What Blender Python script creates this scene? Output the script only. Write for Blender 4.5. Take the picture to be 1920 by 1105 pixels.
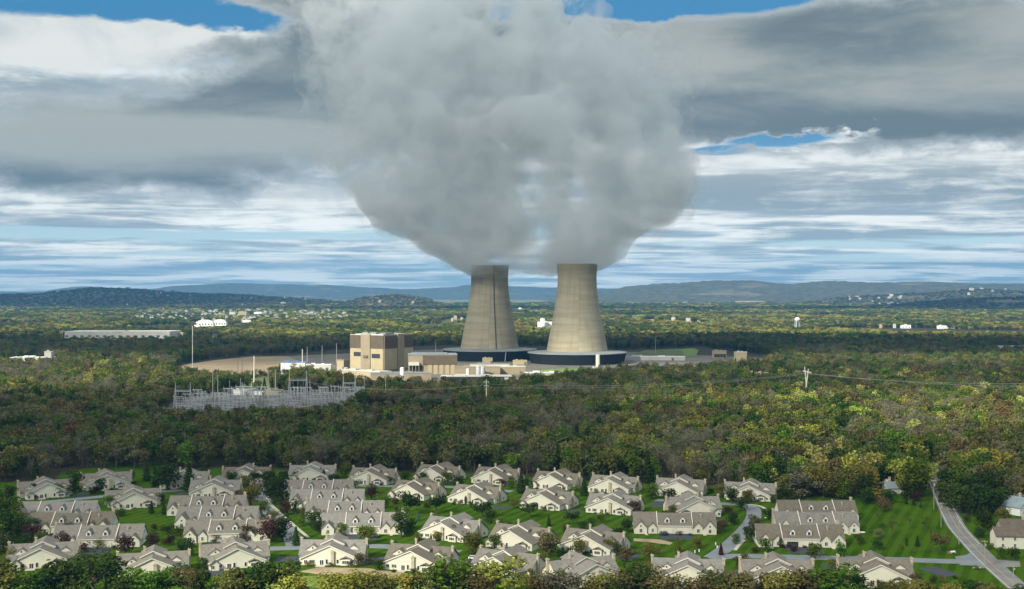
import bpy, math, random
from math import pi, sin, cos, sqrt, atan2, exp, radians
from mathutils import Vector, Matrix, noise
SC = bpy.context.scene
for _o in list(bpy.data.objects): bpy.data.objects.remove(_o)
COL = SC.collection
rnd = random.Random(7)

# ------------------------------------------------------------------ camera
F, HZ, HC = 2240.0, 550.0, 112.0            # focal length in photo pixels, horizon row, camera height
cam_d = bpy.data.cameras.new('camera'); cam = bpy.data.objects.new('camera', cam_d); COL.objects.link(cam)
cam.location = (0, 0, HC); cam.rotation_euler = (pi / 2, 0, 0)
cam_d.sensor_width = 36; cam_d.lens = 36 * F / 1920; cam_d.shift_y = -2.5 / 1920
cam_d.clip_start = 1.0; cam_d.clip_end = 120000
SC.camera = cam
SC.view_settings.view_transform = 'Standard'; SC.view_settings.look = 'None'
EXPO = 1.55                                  # the photograph is exposed for the shade
SC.view_settings.exposure = math.log2(EXPO); SC.view_settings.gamma = 1.0
cy = SC.cycles
cy.use_denoising = True
cy.max_bounces = 8; cy.diffuse_bounces = 2; cy.glossy_bounces = 2; cy.transmission_bounces = 4
cy.volume_bounces = 6; cy.transparent_max_bounces = 12
cy.caustics_reflective = False; cy.caustics_refractive = False
cy.volume_step_rate = 1.0; cy.volume_max_steps = 256
cy.sample_clamp_indirect = 6.0

# ------------------------------------------------------------------ sun
SUN_AZ, SUN_EL = radians(42), radians(34)   # behind the camera, to its left
S = Vector((-sin(SUN_AZ) * cos(SUN_EL), -cos(SUN_AZ) * cos(SUN_EL), sin(SUN_EL)))
sl = bpy.data.lights.new('sun', 'SUN'); sl.energy = 5.0; sl.angle = radians(0.5); sl.color = (1.0, 0.94, 0.78)
so = bpy.data.objects.new('sun', sl); COL.objects.link(so)
so.rotation_euler = S.to_track_quat('Z', 'Y').to_euler(); so.location = (-400, -400, 900)

# ------------------------------------------------------------------ node helpers
class NT:
    def __init__(s, tree): s.t = tree; s.n = tree.nodes; s.l = tree.links
    def new(s, typ, **kw):
        n = s.n.new(typ)
        for k, v in kw.items(): setattr(n, k, v)
        return n
    def put(s, sock, v):
        if v is None: return
        if isinstance(v, bpy.types.NodeSocket): s.l.new(v, sock)
        else:
            if sock.type == 'RGBA' and not isinstance(v, (int, float)) and len(v) == 3: v = (*v, 1)
            sock.default_value = v
    def m(s, op, a, b=None, c=None, clamp=False):
        n = s.new('ShaderNodeMath', operation=op, use_clamp=clamp)
        s.put(n.inputs[0], a); s.put(n.inputs[1], b); s.put(n.inputs[2], c)
        return n.outputs[0]
    def mix(s, f, a, b, blend='MIX'):
        n = s.new('ShaderNodeMix', data_type='RGBA', blend_type=blend)
        s.put(n.inputs[0], f); s.put(n.inputs[6], a); s.put(n.inputs[7], b)
        return n.outputs[2]
    def step(s, v, a, b, lo=0.0, hi=1.0):
        n = s.new('ShaderNodeMapRange', interpolation_type='SMOOTHSTEP')
        s.put(n.inputs[0], v); s.put(n.inputs[1], a); s.put(n.inputs[2], b); s.put(n.inputs[3], lo); s.put(n.inputs[4], hi)
        return n.outputs[0]
    def noise(s, vec, scale, detail=4, rough=.5, dist=0.0):
        n = s.new('ShaderNodeTexNoise'); s.put(n.inputs['Vector'], vec)
        n.inputs['Scale'].default_value = scale; n.inputs['Detail'].default_value = detail
        n.inputs['Roughness'].default_value = rough; n.inputs['Distortion'].default_value = dist
        return n.outputs[0]
    def xyz(s, a, b, c):
        n = s.new('ShaderNodeCombineXYZ'); s.put(n.inputs[0], a); s.put(n.inputs[1], b); s.put(n.inputs[2], c)
        return n.outputs[0]

# ------------------------------------------------------------------ sky
W = bpy.data.worlds.new('World'); SC.world = W; W.use_nodes = True
t = NT(W.node_tree); t.n.clear()
out = t.new('ShaderNodeOutputWorld'); bg = t.new('ShaderNodeBackground'); t.l.new(bg.outputs[0], out.inputs[0])
SKY = 0.10
bg.inputs[1].default_value = SKY
nis = t.new('ShaderNodeTexSky', sky_type='NISHITA'); nis.sun_disc = False
nis.sun_elevation = SUN_EL; nis.sun_rotation = pi + SUN_AZ; nis.air_density = 1.0; nis.dust_density = 0.4; nis.ozone_density = 2.0
tc = t.new('ShaderNodeTexCoord'); sep = t.new('ShaderNodeSeparateXYZ'); t.l.new(tc.outputs['Generated'], sep.inputs[0])
X_, Y_, Z_ = sep.outputs
U = t.m('MULTIPLY', t.m('ARCTAN2', X_, Y_), F)                     # bearing and elevation, in 1/2240 rad
V = t.m('MULTIPLY', t.m('ARCSINE', Z_), F)
def blob(u, v, su, sv, k, un=None, vn=None):
    a = t.m('DIVIDE', t.m('SUBTRACT', un or U, u), su); b = t.m('DIVIDE', t.m('SUBTRACT', vn or V, v), sv)
    q = t.m('ADD', t.m('MULTIPLY', a, a), t.m('MULTIPLY', b, b))
    return t.m('MULTIPLY', t.m('EXPONENT', t.m('MULTIPLY', q, -1.0)), k)
def total(lst, **kw):
    r = blob(*lst[0], **kw)
    for b in lst[1:]: r = t.m('ADD', r, blob(*b, **kw))
    return r
def amp(n, g, c=.5): return t.m('MULTIPLY_ADD', t.m('SUBTRACT', n, .5), g, c)
zz = t.m('ADD', t.m('MAXIMUM', Z_, 0.0), 0.034)
P = t.xyz(t.m('DIVIDE', X_, zz), t.m('MULTIPLY', t.m('DIVIDE', Y_, zz), 1.35), 0.0)
P2 = t.xyz(t.m('DIVIDE', X_, zz), t.m('MULTIPLY', t.m('DIVIDE', Y_, zz), 1.2), 7.3)
def uvn(su, sv, w, det=8, rough=.58, dist=.3): return t.noise(t.xyz(t.m('MULTIPLY', U, su), t.m('MULTIPLY', V, sv), w), 1.0, det, rough, dist)
n1 = t.noise(P, 0.36, 10, .64, .3); n2 = t.noise(P2, 0.48, 8, .60, .3)
nb = uvn(.0032, .0075, 3.0); nf = uvn(.0085, .017, 9.0, 9, .64); nw = uvn(.0045, .009, 14.0, 6, .6)
Uw = t.m('ADD', U, amp(nw, 260, 0)); Vw = t.m('ADD', V, amp(nb, 90, 0))
KW = dict(un=Uw, vn=Vw)
k = 1.0 / SKY / EXPO
def C3(*c): return tuple(x * k for x in c)
blue = t.mix(t.step(V, 0.0, 330.0), C3(.60, .77, .79), C3(.030, .215, .43))
blue = t.mix(.88, nis.outputs[0], blue)
# thin broken deck, drawn out into streaks towards the horizon
dl = t.m('ADD', amp(n1, 1.9, .68), total([(0, 40, 3000, 26, .06), (-600, 105, 520, 12, -.32), (-650, 150, 600, 30, .25), (600, 215, 420, 60, .24), (650, 130, 420, 26, .14), (520, 92, 700, 8, -.18), (-420, 190, 240, 22, .4), (860, 62, 300, 6, -.12), (0, 20, 3000, 14, .10), (490, 282, 90, 14, -.9), (380, 262, 50, 9, -.7), (-760, 108, 420, 9, -.3)]))
covl = t.m('MULTIPLY', t.step(dl, .34, .66), t.m('MULTIPLY', t.step(V, -4.0, 26.0, .45, 1.0), t.m('SUBTRACT', t.m('ADD', 1.0, t.step(V, 620.0, 900.0)), t.step(V, 370.0, 450.0), clamp=True)))
shl = t.m('ADD', amp(n2, 2.5, .54), t.m('MULTIPLY', amp(nf, 1.2, 0), .5))
low = t.mix(t.step(shl, .34, .78), C3(.98, 1.0, .95), C3(.33, .40, .425))
low = t.mix(t.m('MULTIPLY', t.step(amp(uvn(.0035, .05, 31.0, 5, .55), 2.2), .45, .9), t.step(V, 330.0, 120.0)), low, C3(.34, .41, .46))
low = t.mix(total([(650, 250, 480, 40, .35), (-420, 182, 240, 24, .6)]), low, C3(.92, .92, .87))
sky = t.mix(covl, blue, low)
glow = t.new('ShaderNodeVectorMath', operation='SCALE'); t.l.new(sky, glow.inputs[0]); t.put(glow.inputs[3], t.step(V, 10.0, 210.0, 1.75, 1.08)); sky = glow.outputs[0]
sky = t.mix(1.0, sky, t.mix(t.step(V, 10.0, 200.0), (1.0, .94, .84), (1.0, 1.0, 1.0)), 'MULTIPLY')
# bright cumulus bank, upper left
dw = t.m('ADD', total([(-860, 434, 330, 52, 1.0), (-560, 452, 150, 24, .8)], un=Uw, vn=t.m('ADD', V, amp(nf, 70, 0))), amp(nf, .5, 0))
white = t.mix(t.step(amp(nb, 1.6), .35, .75), C3(.86, .88, .84), C3(.60, .66, .67))
sky = t.mix(t.step(dw, .34, .58), sky, white)
# heavy grey stratus
du = t.m('ADD', total([(-760, 262, 560, 92, 1.1), (-430, 330, 260, 70, .6), (700, 420, 560, 140, 1.25), (-330, 500, 270, 130, 1.2), (-985, 540, 110, 36, 1.2), (-600, 545, 200, 24, .5), (60, 470, 420, 160, .7), (820, 300, 420, 44, .7), (420, 330, 240, 60, .6),
                       (590, 575, 200, 30, -1.2), (-830, 524, 90, 36, -2.2), (-650, 488, 220, 34, -1.5), (-20, 512, 30, 18, -1.2)], **KW), amp(nb, .9, 0))
KF = dict(un=t.m('ADD', Uw, amp(nf, 320, 0)), vn=t.m('ADD', Vw, amp(nf, 110, 0)))
du = t.m('ADD', du, total([(290, 545, 220, 40, -2.4), (470, 288, 130, 16, -1.0), (560, 280, 120, 10, -.6)], **KF))
du = t.m('ADD', du, amp(nf, 1.2, 0))
cu = t.step(du, .30, .72)
core = t.step(du, .50, 1.05)
tone = t.m('ADD', amp(uvn(.0022, .011, 21.0, 8, .6, .4), 1.9), total([(-700, 196, 560, 24, -.42), (-560, 285, 420, 40, .62), (-850, 250, 240, 34, .40), (-600, 375, 380, 26, -.30), (-330, 470, 300, 100, -.26), (760, 300, 480, 34, -.34), (560, 470, 140, 90, -.30), (760, 440, 320, 60, .12), (330, 470, 110, 60, .38), (840, 360, 260, 24, .3)]))
grey = t.mix(t.step(t.m('ADD', tone, amp(nf, .55, 0)), .0, 1.05), C3(.175, .225, .242), C3(.455, .485, .455))
cloudu = t.mix(core, C3(.50, .55, .56), grey)
sky = t.mix(cu, sky, cloudu)
upw = t.step(V, 640.0, 1500.0)            # overhead and behind: a bright broken deck
sky = t.mix(t.m('MULTIPLY', upw, t.step(amp(n1, 1.5), .30, .55, .35, 1.0)), sky, C3(.95, .95, .92))
t.put(bg.inputs[0], sky)
W.cycles.sampling_method = 'MANUAL'; W.cycles.sample_map_resolution = 512

# ------------------------------------------------------------------ materials
def mat(name, c, rough=.8, var=0.0, vscale=.2, c2=None, spec=.3, metal=0.0):
    m = bpy.data.materials.new(name); m.use_nodes = True
    q = NT(m.node_tree); b = q.n['Principled BSDF']
    b.inputs['Roughness'].default_value = rough; b.inputs['Specular IOR Level'].default_value = spec; b.inputs['Metallic'].default_value = metal
    if var or c2:
        g = q.new('ShaderNodeNewGeometry')
        nz = q.noise(g.outputs['Position'], vscale, 5, .6)
        c2 = c2 or tuple(min(1, x * (1 + var)) for x in c)
        c1 = c if c2 and not var else tuple(x * (1 - var) for x in c)
        q.put(b.inputs['Base Color'], q.mix(q.step(nz, .34, .66), c1, c2))
    else:
        q.put(b.inputs['Base Color'], c)
    return m
def leaf_mat(name, c, hv=.025, vv=.30):
    m = bpy.data.materials.new(name); m.use_nodes = True
    q = NT(m.node_tree); q.n.remove(q.n['Principled BSDF'])
    o = q.n['Material Output']; df = q.new('ShaderNodeBsdfDiffuse'); tl = q.new('ShaderNodeBsdfTranslucent'); mx = q.new('ShaderNodeMixShader')
    oi = q.new('ShaderNodeObjectInfo'); g = q.new('ShaderNodeNewGeometry'); h = q.new('ShaderNodeHueSaturation')
    h.inputs['Color'].default_value = (*c, 1)
    q.put(h.inputs['Hue'], q.m('MULTIPLY_ADD', oi.outputs['Random'], -2 * hv, .5 + hv))
    r2 = q.m('FRACT', q.m('MULTIPLY', oi.outputs['Random'], 17.3))
    isl = q.m('MULTIPLY_ADD', g.outputs['Random Per Island'], .6, .70)
    q.put(h.inputs['Value'], q.m('MULTIPLY', isl, q.m('MULTIPLY_ADD', r2, 2 * vv, 1 - vv)))
    q.put(df.inputs[0], h.outputs[0]); q.put(tl.inputs[0], h.outputs[0]); mx.inputs[0].default_value = .22
    q.l.new(df.outputs[0], mx.inputs[1]); q.l.new(tl.outputs[0], mx.inputs[2]); q.l.new(mx.outputs[0], o.inputs[0])
    return m
M = {}
M['wall'] = mat('cream_siding', (.69, .66, .55), .8, .04, .25)
M['trim'] = mat('white_trim', (.80, .77, .68), .6)
M['shingle'] = mat('roof_shingle', (.185, .167, .136), .9, .12, .8, spec=.08)
SHM = M['shingle']; q = NT(SHM.node_tree); b = q.n['Principled BSDF']; src = b.inputs['Base Color'].links[0].from_socket
oi = q.new('ShaderNodeObjectInfo'); hs = q.new('ShaderNodeHueSaturation'); q.put(hs.inputs['Color'], src); q.put(hs.inputs['Value'], q.m('MULTIPLY_ADD', oi.outputs['Random'], .36, .84)); q.put(hs.inputs['Saturation'], q.m('MULTIPLY_ADD', oi.outputs['Random'], -.7, 1.15))
q.put(b.inputs['Base Color'], hs.outputs[0])
M['shingle_far'] = mat('brown_shingle', (.13, .105, .085), .9, .15, .5)
M['glass'] = mat('window_glass', (.035, .045, .055), .12, spec=.6)
M['stone'] = mat('chimney_stone', (.46, .40, .30), .9, .2, 1.5)
M['door'] = mat('garage_white', (.76, .72, .60), .6)
M['darkdoor'] = mat('front_door', (.10, .06, .05), .5)
M['asphalt'] = mat('asphalt', (.060, .069, .084), .9, .12, .2, spec=.1)
M['road'] = mat('worn_asphalt', (.205, .205, .20), .9, .12, .12, spec=.1)
M['street'] = mat('pale_street', (.19, .215, .235), .9, .10, .15)
M['concrete'] = mat('path_concrete', (.50, .46, .38), .9, .08, .3)
M['paint'] = mat('road_paint_white', (.65, .65, .62), .7)
M['paint_y'] = mat('road_paint_yellow', (.42, .31, .12), .7)
M['soil'] = mat('bare_soil', (.32, .25, .155), .95, .18, .12)
M['field'] = mat('ploughed_field', (.25, .195, .12), .95, .12, .02)
M['grassfield'] = mat('rough_grass', (.10, .135, .045), .95, .2, .03)
M['brightgrass'] = mat('bright_grass', (.15, .23, .035), .95, .15, .05)
M['yard'] = mat('plant_gravel', (.14, .13, .11), .95, .18, .03)
M['gravel'] = mat('substation_gravel', (.085, .088, .085), .95, .15, .05)
M['metal'] = mat('galvanised_steel', (.36, .38, .39), .55, spec=.5)
M['polewood'] = mat('weathered_pole', (.35, .31, .25), .9)
M['palepole'] = mat('pale_steel_pole', (.62, .60, .50), .7)
M['white'] = mat('white_paint', (.80, .80, .77), .7)
M['offwhite'] = mat('off_white_render', (.52, .51, .46), .8, .08, .05)
M['cream'] = mat('cream_cladding', (.40, .335, .215), .8, .06, .08)
M['tan'] = mat('tan_concrete', (.29, .24, .165), .85, .08, .08)
M['brown'] = mat('brown_louvre', (.15, .12, .085), .85, .10, .2)
M['roofgrey'] = mat('flat_roof_grey', (.22, .24, .245), .85, .1, .05)
M['dark'] = mat('dark_louvre_and_shade', (.022, .032, .042), .7, .2, .2)
M['blue'] = mat('blue_cladding', (.10, .20, .36), .7)
M['bluegrey'] = mat('blue_grey_roof', (.22, .27, .31), .8, .1, .3)
M['carblack'] = mat('car_paint_dark', (.02, .022, .03), .25, spec=.6)
M['carwhite'] = mat('car_paint_white', (.7, .7, .72), .25, spec=.6)
M['tyre'] = mat('tyre_rubber', (.02, .02, .02), .9)
M['bark'] = mat('bark', (.095, .075, .058), .95, .2, 1.5)
M['pink'] = mat('mast_red', (.45, .16, .11), .7)
M['wire'] = mat('aluminium_wire', (.35, .36, .36), .6)
LEAF = {'dark green': (.040, .070, .014), 'green': (.080, .135, .014), 'bright green': (.100, .175, .018), 'olive': (.145, .148, .032),
        'yellow-green': (.25, .25, .040), 'russet': (.140, .090, .032), 'maroon': (.070, .034, .026), 'golden': (.28, .205, .040),
        'grey-brown': (.165, .158, .098), 'blue-grey': (.080, .115, .115), 'brown': (.115, .094, .036), 'pale green': (.20, .22, .10)}
LEAF.update({'straw': (.34, .32, .10), 'lime': (.30, .34, .06), 'dull green': (.085, .108, .032), 'dull olive': (.15, .146, .050)})  # straw and lime are lightened to put sunlight into the leaves
LM = {k_: leaf_mat(k_.replace(' ', '_').replace('-', '_') + '_leaves', v_) for k_, v_ in LEAF.items()}

# ------------------------------------------------------------------ geometry helpers
def G(px, py, z=0.0):                        # the point of the level z plane that the photo shows at (px, py)
    Y = F * (HC - z) / (py - HZ)
    return Vector(((px - 960) / F * Y, Y, z))
class MB:
    def __init__(s): s.v = []; s.f = []; s.mi = []
    def face(s, pts, mi=0):
        i = len(s.v); s.v += [tuple(p) for p in pts]; s.f.append(tuple(range(i, i + len(pts)))); s.mi.append(mi)
    def hexa(s, p, mi=0):                    # 8 points: 0-3 bottom ring ccw, 4-7 top ring
        i = len(s.v); s.v += [tuple(q) for q in p]
        for f in ((3, 2, 1, 0), (4, 5, 6, 7), (0, 1, 5, 4), (1, 2, 6, 5), (2, 3, 7, 6), (3, 0, 4, 7)):
            s.f.append(tuple(i + k for k in f)); s.mi.append(mi)
    def box(s, x0, x1, y0, y1, z0, z1, mi=0, taper=0.0):
        a = taper
        s.hexa([(x0, y0, z0), (x1, y0, z0), (x1, y1, z0), (x0, y1, z0), (x0 + a, y0 + a, z1), (x1 - a, y0 + a, z1), (x1 - a, y1 - a, z1), (x0 + a, y1 - a, z1)], mi)
    def prism(s, poly, a, b, axis='y', mi=0):    # profile in (u, z) swept along axis from a to b
        n = len(poly); i = len(s.v)
        for w in (a, b):
            for (u, z) in poly: s.v.append((u, w, z) if axis == 'y' else (w, u, z))
        s.f.append(tuple(range(i, i + n))); s.f.append(tuple(range(i + 2 * n - 1, i + n - 1, -1))); s.mi += [mi, mi]
        for k_ in range(n):
            j = (k_ + 1) % n
            s.f.append((i + k_, i + k_ + n, i + j + n, i + j)); s.mi.append(mi)
    def tube(s, a, b, r0, r1=None, n=8, mi=0, cap=True):
        a = Vector(a); b = Vector(b); r1 = r0 if r1 is None else r1
        w = (b - a).normalized(); u = w.orthogonal().normalized(); v = w.cross(u); i = len(s.v)
        for (c, r) in ((a, r0), (b, r1)):
            for k_ in range(n):
                q = c + (u * cos(2 * pi * k_ / n) + v * sin(2 * pi * k_ / n)) * r; s.v.append(tuple(q))
        for k_ in range(n):
            j = (k_ + 1) % n; s.f.append((i + k_, i + j, i + n + j, i + n + k_)); s.mi.append(mi)
        if cap: s.f.append(tuple(range(i + n - 1, i - 1, -1))); s.f.append(tuple(range(i + n, i + 2 * n))); s.mi += [mi, mi]
    def lathe(s, prof, n=48, mi=0, c=(0, 0, 0)):
        i = len(s.v); m_ = len(prof)
        for (r, z) in prof:
            for k_ in range(n): s.v.append((c[0] + r * cos(2 * pi * k_ / n), c[1] + r * sin(2 * pi * k_ / n), c[2] + z))
        for j in range(m_ - 1):
            for k_ in range(n):
                q = (k_ + 1) % n; s.f.append((i + j * n + k_, i + j * n + q, i + (j + 1) * n + q, i + (j + 1) * n + k_)); s.mi.append(mi)
    def mesh(s, name, mats, smooth=False):
        me = bpy.data.meshes.new(name); me.from_pydata(s.v, [], s.f)
        for m_ in (mats if isinstance(mats, (list, tuple)) else [mats]): me.materials.append(m_)
        me.polygons.foreach_set('material_index', s.mi)
        if smooth: me.polygons.foreach_set('use_smooth', [True] * len(s.f))
        me.update(); return me
    def build(s, name, mats, parent=None, loc=(0, 0, 0), rz=0.0, smooth=False):
        return link(name, s.mesh(name, mats, smooth), parent, loc, rz)
def link(name, me, parent=None, loc=(0, 0, 0), rz=0.0):
    o = bpy.data.objects.new(name, me); COL.objects.link(o); o.parent = parent
    o.location = loc; o.rotation_euler = (0, 0, rz); return o
def tag(o, label=None, cat=None, group=None, kind=None):
    for k_, v_ in (('label', label), ('category', cat), ('group', group), ('kind', kind)):
        if v_: o[k_] = v_
    return o
def thing(name, label, cat, loc, rz=0.0, group=None):
    return tag(link(name, None, None, loc, rz), label, cat, group)
KIDS = {}
def copy_tree(o, parent=None):
    c = o.copy(); COL.objects.link(c); c.parent = parent
    for ch in (KIDS.get(o.name) or [x for x in o.children]): copy_tree(ch, c)
    return c
def sheet(name, pts, z, m, kind='structure', label=None, cat=None):
    mb = MB(); mb.face([(p[0], p[1], z) for p in pts]); return tag(mb.build(name, m), label, cat, None, kind)
def ribbon(name, px, w, z, m, smooth=6, off=0.0):      # a road: centre line through photo points, width in metres
    pts = [G(*p) for p in px]; fine = []
    for i in range(len(pts) - 1):
        p0 = pts[max(i - 1, 0)]; p1 = pts[i]; p2 = pts[i + 1]; p3 = pts[min(i + 2, len(pts) - 1)]
        for k_ in range(smooth):
            u = k_ / smooth
            fine.append(.5 * ((2 * p1) + (p2 - p0) * u + (2 * p0 - 5 * p1 + 4 * p2 - p3) * u * u + (3 * p1 - p0 - 3 * p2 + p3) * u ** 3))
    fine.append(pts[-1]); mb = MB(); L = []
    for i, p in enumerate(fine):
        d_ = (fine[min(i + 1, len(fine) - 1)] - fine[max(i - 1, 0)]).normalized(); nrm = Vector((-d_.y, d_.x, 0))
        c = p + nrm * off; L.append((c + nrm * w / 2, c - nrm * w / 2))
    for a, b in zip(L[:-1], L[1:]): mb.face([(q.x, q.y, z) for q in (a[0], a[1], b[1], b[0])])
    return tag(mb.build(name, m), kind='structure')
def inpoly(x, y, P_):
    r = False; j = len(P_) - 1
    for i in range(len(P_)):
        if (P_[i][1] > y) != (P_[j][1] > y) and x < (P_[j][0] - P_[i][0]) * (y - P_[i][1]) / (P_[j][1] - P_[i][1]) + P_[i][0]: r = not r
        j = i
    return r
def toward(v):                                # rotation that turns a thing's front (-Y) to look along v
    return atan2(v[1], v[0]) + pi / 2
# ------------------------------------------------------------------ ground, hills
gm = bpy.data.materials.new('land'); gm.use_nodes = True
q = NT(gm.node_tree); b = q.n['Principled BSDF']; b.inputs['Roughness'].default_value = .95; b.inputs['Specular IOR Level'].default_value = .1
g = q.new('ShaderNodeNewGeometry'); pos = g.outputs['Position']
near = q.mix(q.step(q.noise(pos, .03, 5, .6), .35, .65), (.030, .033, .016), (.060, .054, .030))
far = q.mix(q.step(q.noise(pos, .0022, 6, .65), .40, .60), (.13, .14, .045), (.27, .245, .085))  # far land lightened, sunlight put into its colour
far = q.mix(q.step(q.noise(pos, .0009, 3, .5), .60, .66), far, (.33, .28, .15))
sx = q.new('ShaderNodeSeparateXYZ'); q.put(sx.inputs[0], pos)
q.put(b.inputs['Base Color'], q.mix(q.step(sx.outputs[1], 3500.0, 6500.0), near, far))
mb = MB(); mb.face([(-25000, -1500, 0), (25000, -1500, 0), (25000, 31000, 0), (-25000, 31000, 0)])
tag(mb.build('ground', gm), kind='structure')

hm = bpy.data.materials.new('wooded_hill'); hm.use_nodes = True
q = NT(hm.node_tree); b = q.n['Principled BSDF']; b.inputs['Roughness'].default_value = .95; b.inputs['Specular IOR Level'].default_value = .05
g = q.new('ShaderNodeNewGeometry'); pos = g.outputs['Position']
c_ = q.mix(q.step(q.noise(pos, .012, 6, .7), .36, .64), (.050, .052, .026), (.135, .115, .062))
c_ = q.mix(q.step(q.noise(pos, .0016, 4, .6), .56, .66), c_, (.185, .155, .095))
q.put(b.inputs['Base Color'], c_)
bp = q.new('ShaderNodeBump'); bp.inputs['Strength'].default_value = .7; bp.inputs['Distance'].default_value = 18
q.put(bp.inputs['Height'], q.noise(pos, .03, 4, .6)); q.l.new(bp.outputs[0], b.inputs['Normal'])
HILLS = []
def hill(Y, depth, prof, seed, nx=220, ny=26, lump=14):
    xs = [(p[0] - 960) / F * Y for p in prof]; zs = [HC + (HZ - p[1]) * Y / F for p in prof]
    def top(x):
        if x <= xs[0]: return zs[0]
        for i in range(len(xs) - 1):
            if x <= xs[i + 1]:
                u = (x - xs[i]) / (xs[i + 1] - xs[i]); u = u * u * (3 - 2 * u)
                return zs[i] + (zs[i + 1] - zs[i]) * u
        return zs[-1]
    def hgt(x, y):
        w = max(0.0, 1 - ((y - Y) / depth) ** 2); w = w ** 1.3
        e = min(1.0, max(0, (x - xs[0]) / (300 + depth * .3)), max(0, (xs[-1] - x) / (300 + depth * .3)))
        n = noise.fractal(Vector((x / (depth * .5), y / (depth * .5), seed)), 1.0, 2.0, 4)
        return top(x) * w * (e ** .5 if e > 0 else 0) * (1 + .10 * n * (1 - w)) + noise.noise(Vector((x / 60, y / 60, seed))) * lump * w - 3
    mb = MB()
    for j in range(ny + 1):
        for i in range(nx + 1):
            x = xs[0] + (xs[-1] - xs[0]) * i / nx; y = Y - depth + 2 * depth * j / ny
            mb.v.append((x, y, hgt(x, y)))
    for j in range(ny):
        for i in range(nx):
            a = j * (nx + 1) + i; mb.f.append((a, a + 1, a + nx + 2, a + nx + 1)); mb.mi.append(0)
    tag(mb.build('hill', hm, smooth=True), kind='structure')
    HILLS.append((xs[0], xs[-1], Y, depth, hgt))
hill(24000, 3500, [(-500, 547), (-100, 546), (60, 547), (120, 545), (165, 537), (200, 540), (300, 543), (345, 535), (440, 531), (520, 533), (600, 534), (700, 539), (760, 542), (840, 539), (880, 534), (950, 537), (1040, 539), (1120, 541), (1300, 542), (1600, 541), (2400, 544)], 1.7, 320, 18, 10)
hill(10500, 2600, [(-500, 557), (-100, 557), (60, 553), (130, 553), (165, 546), (190, 541.5), (240, 543), (300, 549), (400, 553), (520, 557), (600, 560), (690, 567)], 5.1)
hill(9300, 900, [(590, 575), (645, 561), (680, 556), (740, 553), (790, 555), (830, 566), (880, 575)], 9.4, 120, 20, 10)
hill(16000, 2800, [(1020, 551), (1130, 542), (1200, 535), (1260, 531), (1350, 526), (1400, 526), (1450, 531), (1480, 533), (1550, 527), (1650, 530), (1720, 528), (1830, 532), (1920, 532), (2300, 530)], 12.9, 260, 24, 16)
hill(11000, 1300, [(1480, 566), (1620, 556), (1740, 551), (1830, 543), (1880, 545), (1920, 549), (2050, 553), (2250, 558)], 3.3)
hill(8200, 1000, [(1560, 578), (1700, 570), (1790, 564), (1850, 560), (1920, 559), (2200, 556)], 7.7, 160, 18, 8)

# ------------------------------------------------------------------ lawns, fields, yards
def px_sheet(name, P_, z, m): return sheet(name, [G(*p) for p in P_], z, m)
lm = bpy.data.materials.new('mown_lawn'); lm.use_nodes = True
q = NT(lm.node_tree); b = q.n['Principled BSDF']; b.inputs['Roughness'].default_value = .95; b.inputs['Specular IOR Level'].default_value = .0
g = q.new('ShaderNodeNewGeometry'); pos = g.outputs['Position']
wv = q.new('ShaderNodeTexWave'); wv.bands_direction = 'X'; wv.inputs['Scale'].default_value = .055; wv.inputs['Distortion'].default_value = .6; wv.inputs['Detail'].default_value = 1
mp = q.new('ShaderNodeMapping'); mp.inputs['Rotation'].default_value = (0, 0, radians(24)); q.put(mp.inputs[0], pos); q.put(wv.inputs['Vector'], mp.outputs[0])
c_ = q.mix(q.step(q.noise(pos, .05, 6, .65), .34, .66), (.026, .066, .003), (.050, .098, .006))
c_ = q.mix(q.m('MULTIPLY', q.step(wv.outputs[1], .35, .65), .5), c_, (.066, .135, .010))
c_ = q.mix(q.step(q.noise(pos, .35, 4, .7), .60, .72), c_, (.085, .110, .020))
q.put(b.inputs['Base Color'], c_)
M['lawn'] = lm
LAWN = [(-260, 925), (-40, 905), (100, 903), (118, 884), (200, 874), (292, 866), (305, 880), (420, 878), (520, 882), (640, 884), (760, 886), (890, 888), (1000, 896), (1100, 903), (1240, 908), (1350, 917), (1470, 928), (1500, 934), (1620, 928), (1700, 924), (1745, 920), (1764, 942), (1792, 964), (1850, 960), (1960, 966), (2100, 975), (2200, 1135), (1560, 1150), (1000, 1140), (560, 1140), (-260, 1135)]
px_sheet('lawn', LAWN, .02, lm)
px_sheet('field', [(325, 693), (345, 684), (400, 676), (470, 669), (540, 668), (556, 676), (530, 690), (520, 702), (400, 702)], .05, M['field'])
px_sheet('field', [(325, 637), (390, 631), (480, 630), (470, 636), (400, 640)], .05, M['field'])
px_sheet('meadow', [(1170, 668), (1210, 657), (1278, 654), (1290, 668), (1240, 673)], .05, M['grassfield'])
px_sheet('meadow', [(1276, 655), (1300, 653), (1310, 657), (1305, 667), (1285, 668)], .08, M['brightgrass'])
px_sheet('meadow', [(1020, 693), (1110, 691), (1180, 692), (1180, 702), (1080, 704), (1000, 699)], .09, M['brightgrass'])
px_sheet('meadow', [(950, 579), (1036, 575), (1040, 579), (960, 583)], .05, M['brightgrass'])
px_sheet('meadow', [(1530, 577), (1580, 574), (1600, 580), (1540, 588)], .05, M['grassfield'])
px_sheet('yard', [(560, 708), (640, 722), (860, 728), (985, 728), (1190, 704), (1460, 704), (1450, 672), (1180, 660), (830, 655), (540, 668), (520, 692)], .04, M['yard'])
SUBST = [(300, 778), (325, 752), (420, 738), (600, 734), (690, 738), (722, 754), (640, 770), (480, 782)]
px_sheet('substation_yard', SUBST, .04, M['gravel'])
px_sheet('car_park', [(1235, 690), (1330, 683), (1440, 686), (1425, 700), (1300, 704), (1240, 702)], .08, M['road'])
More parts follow.
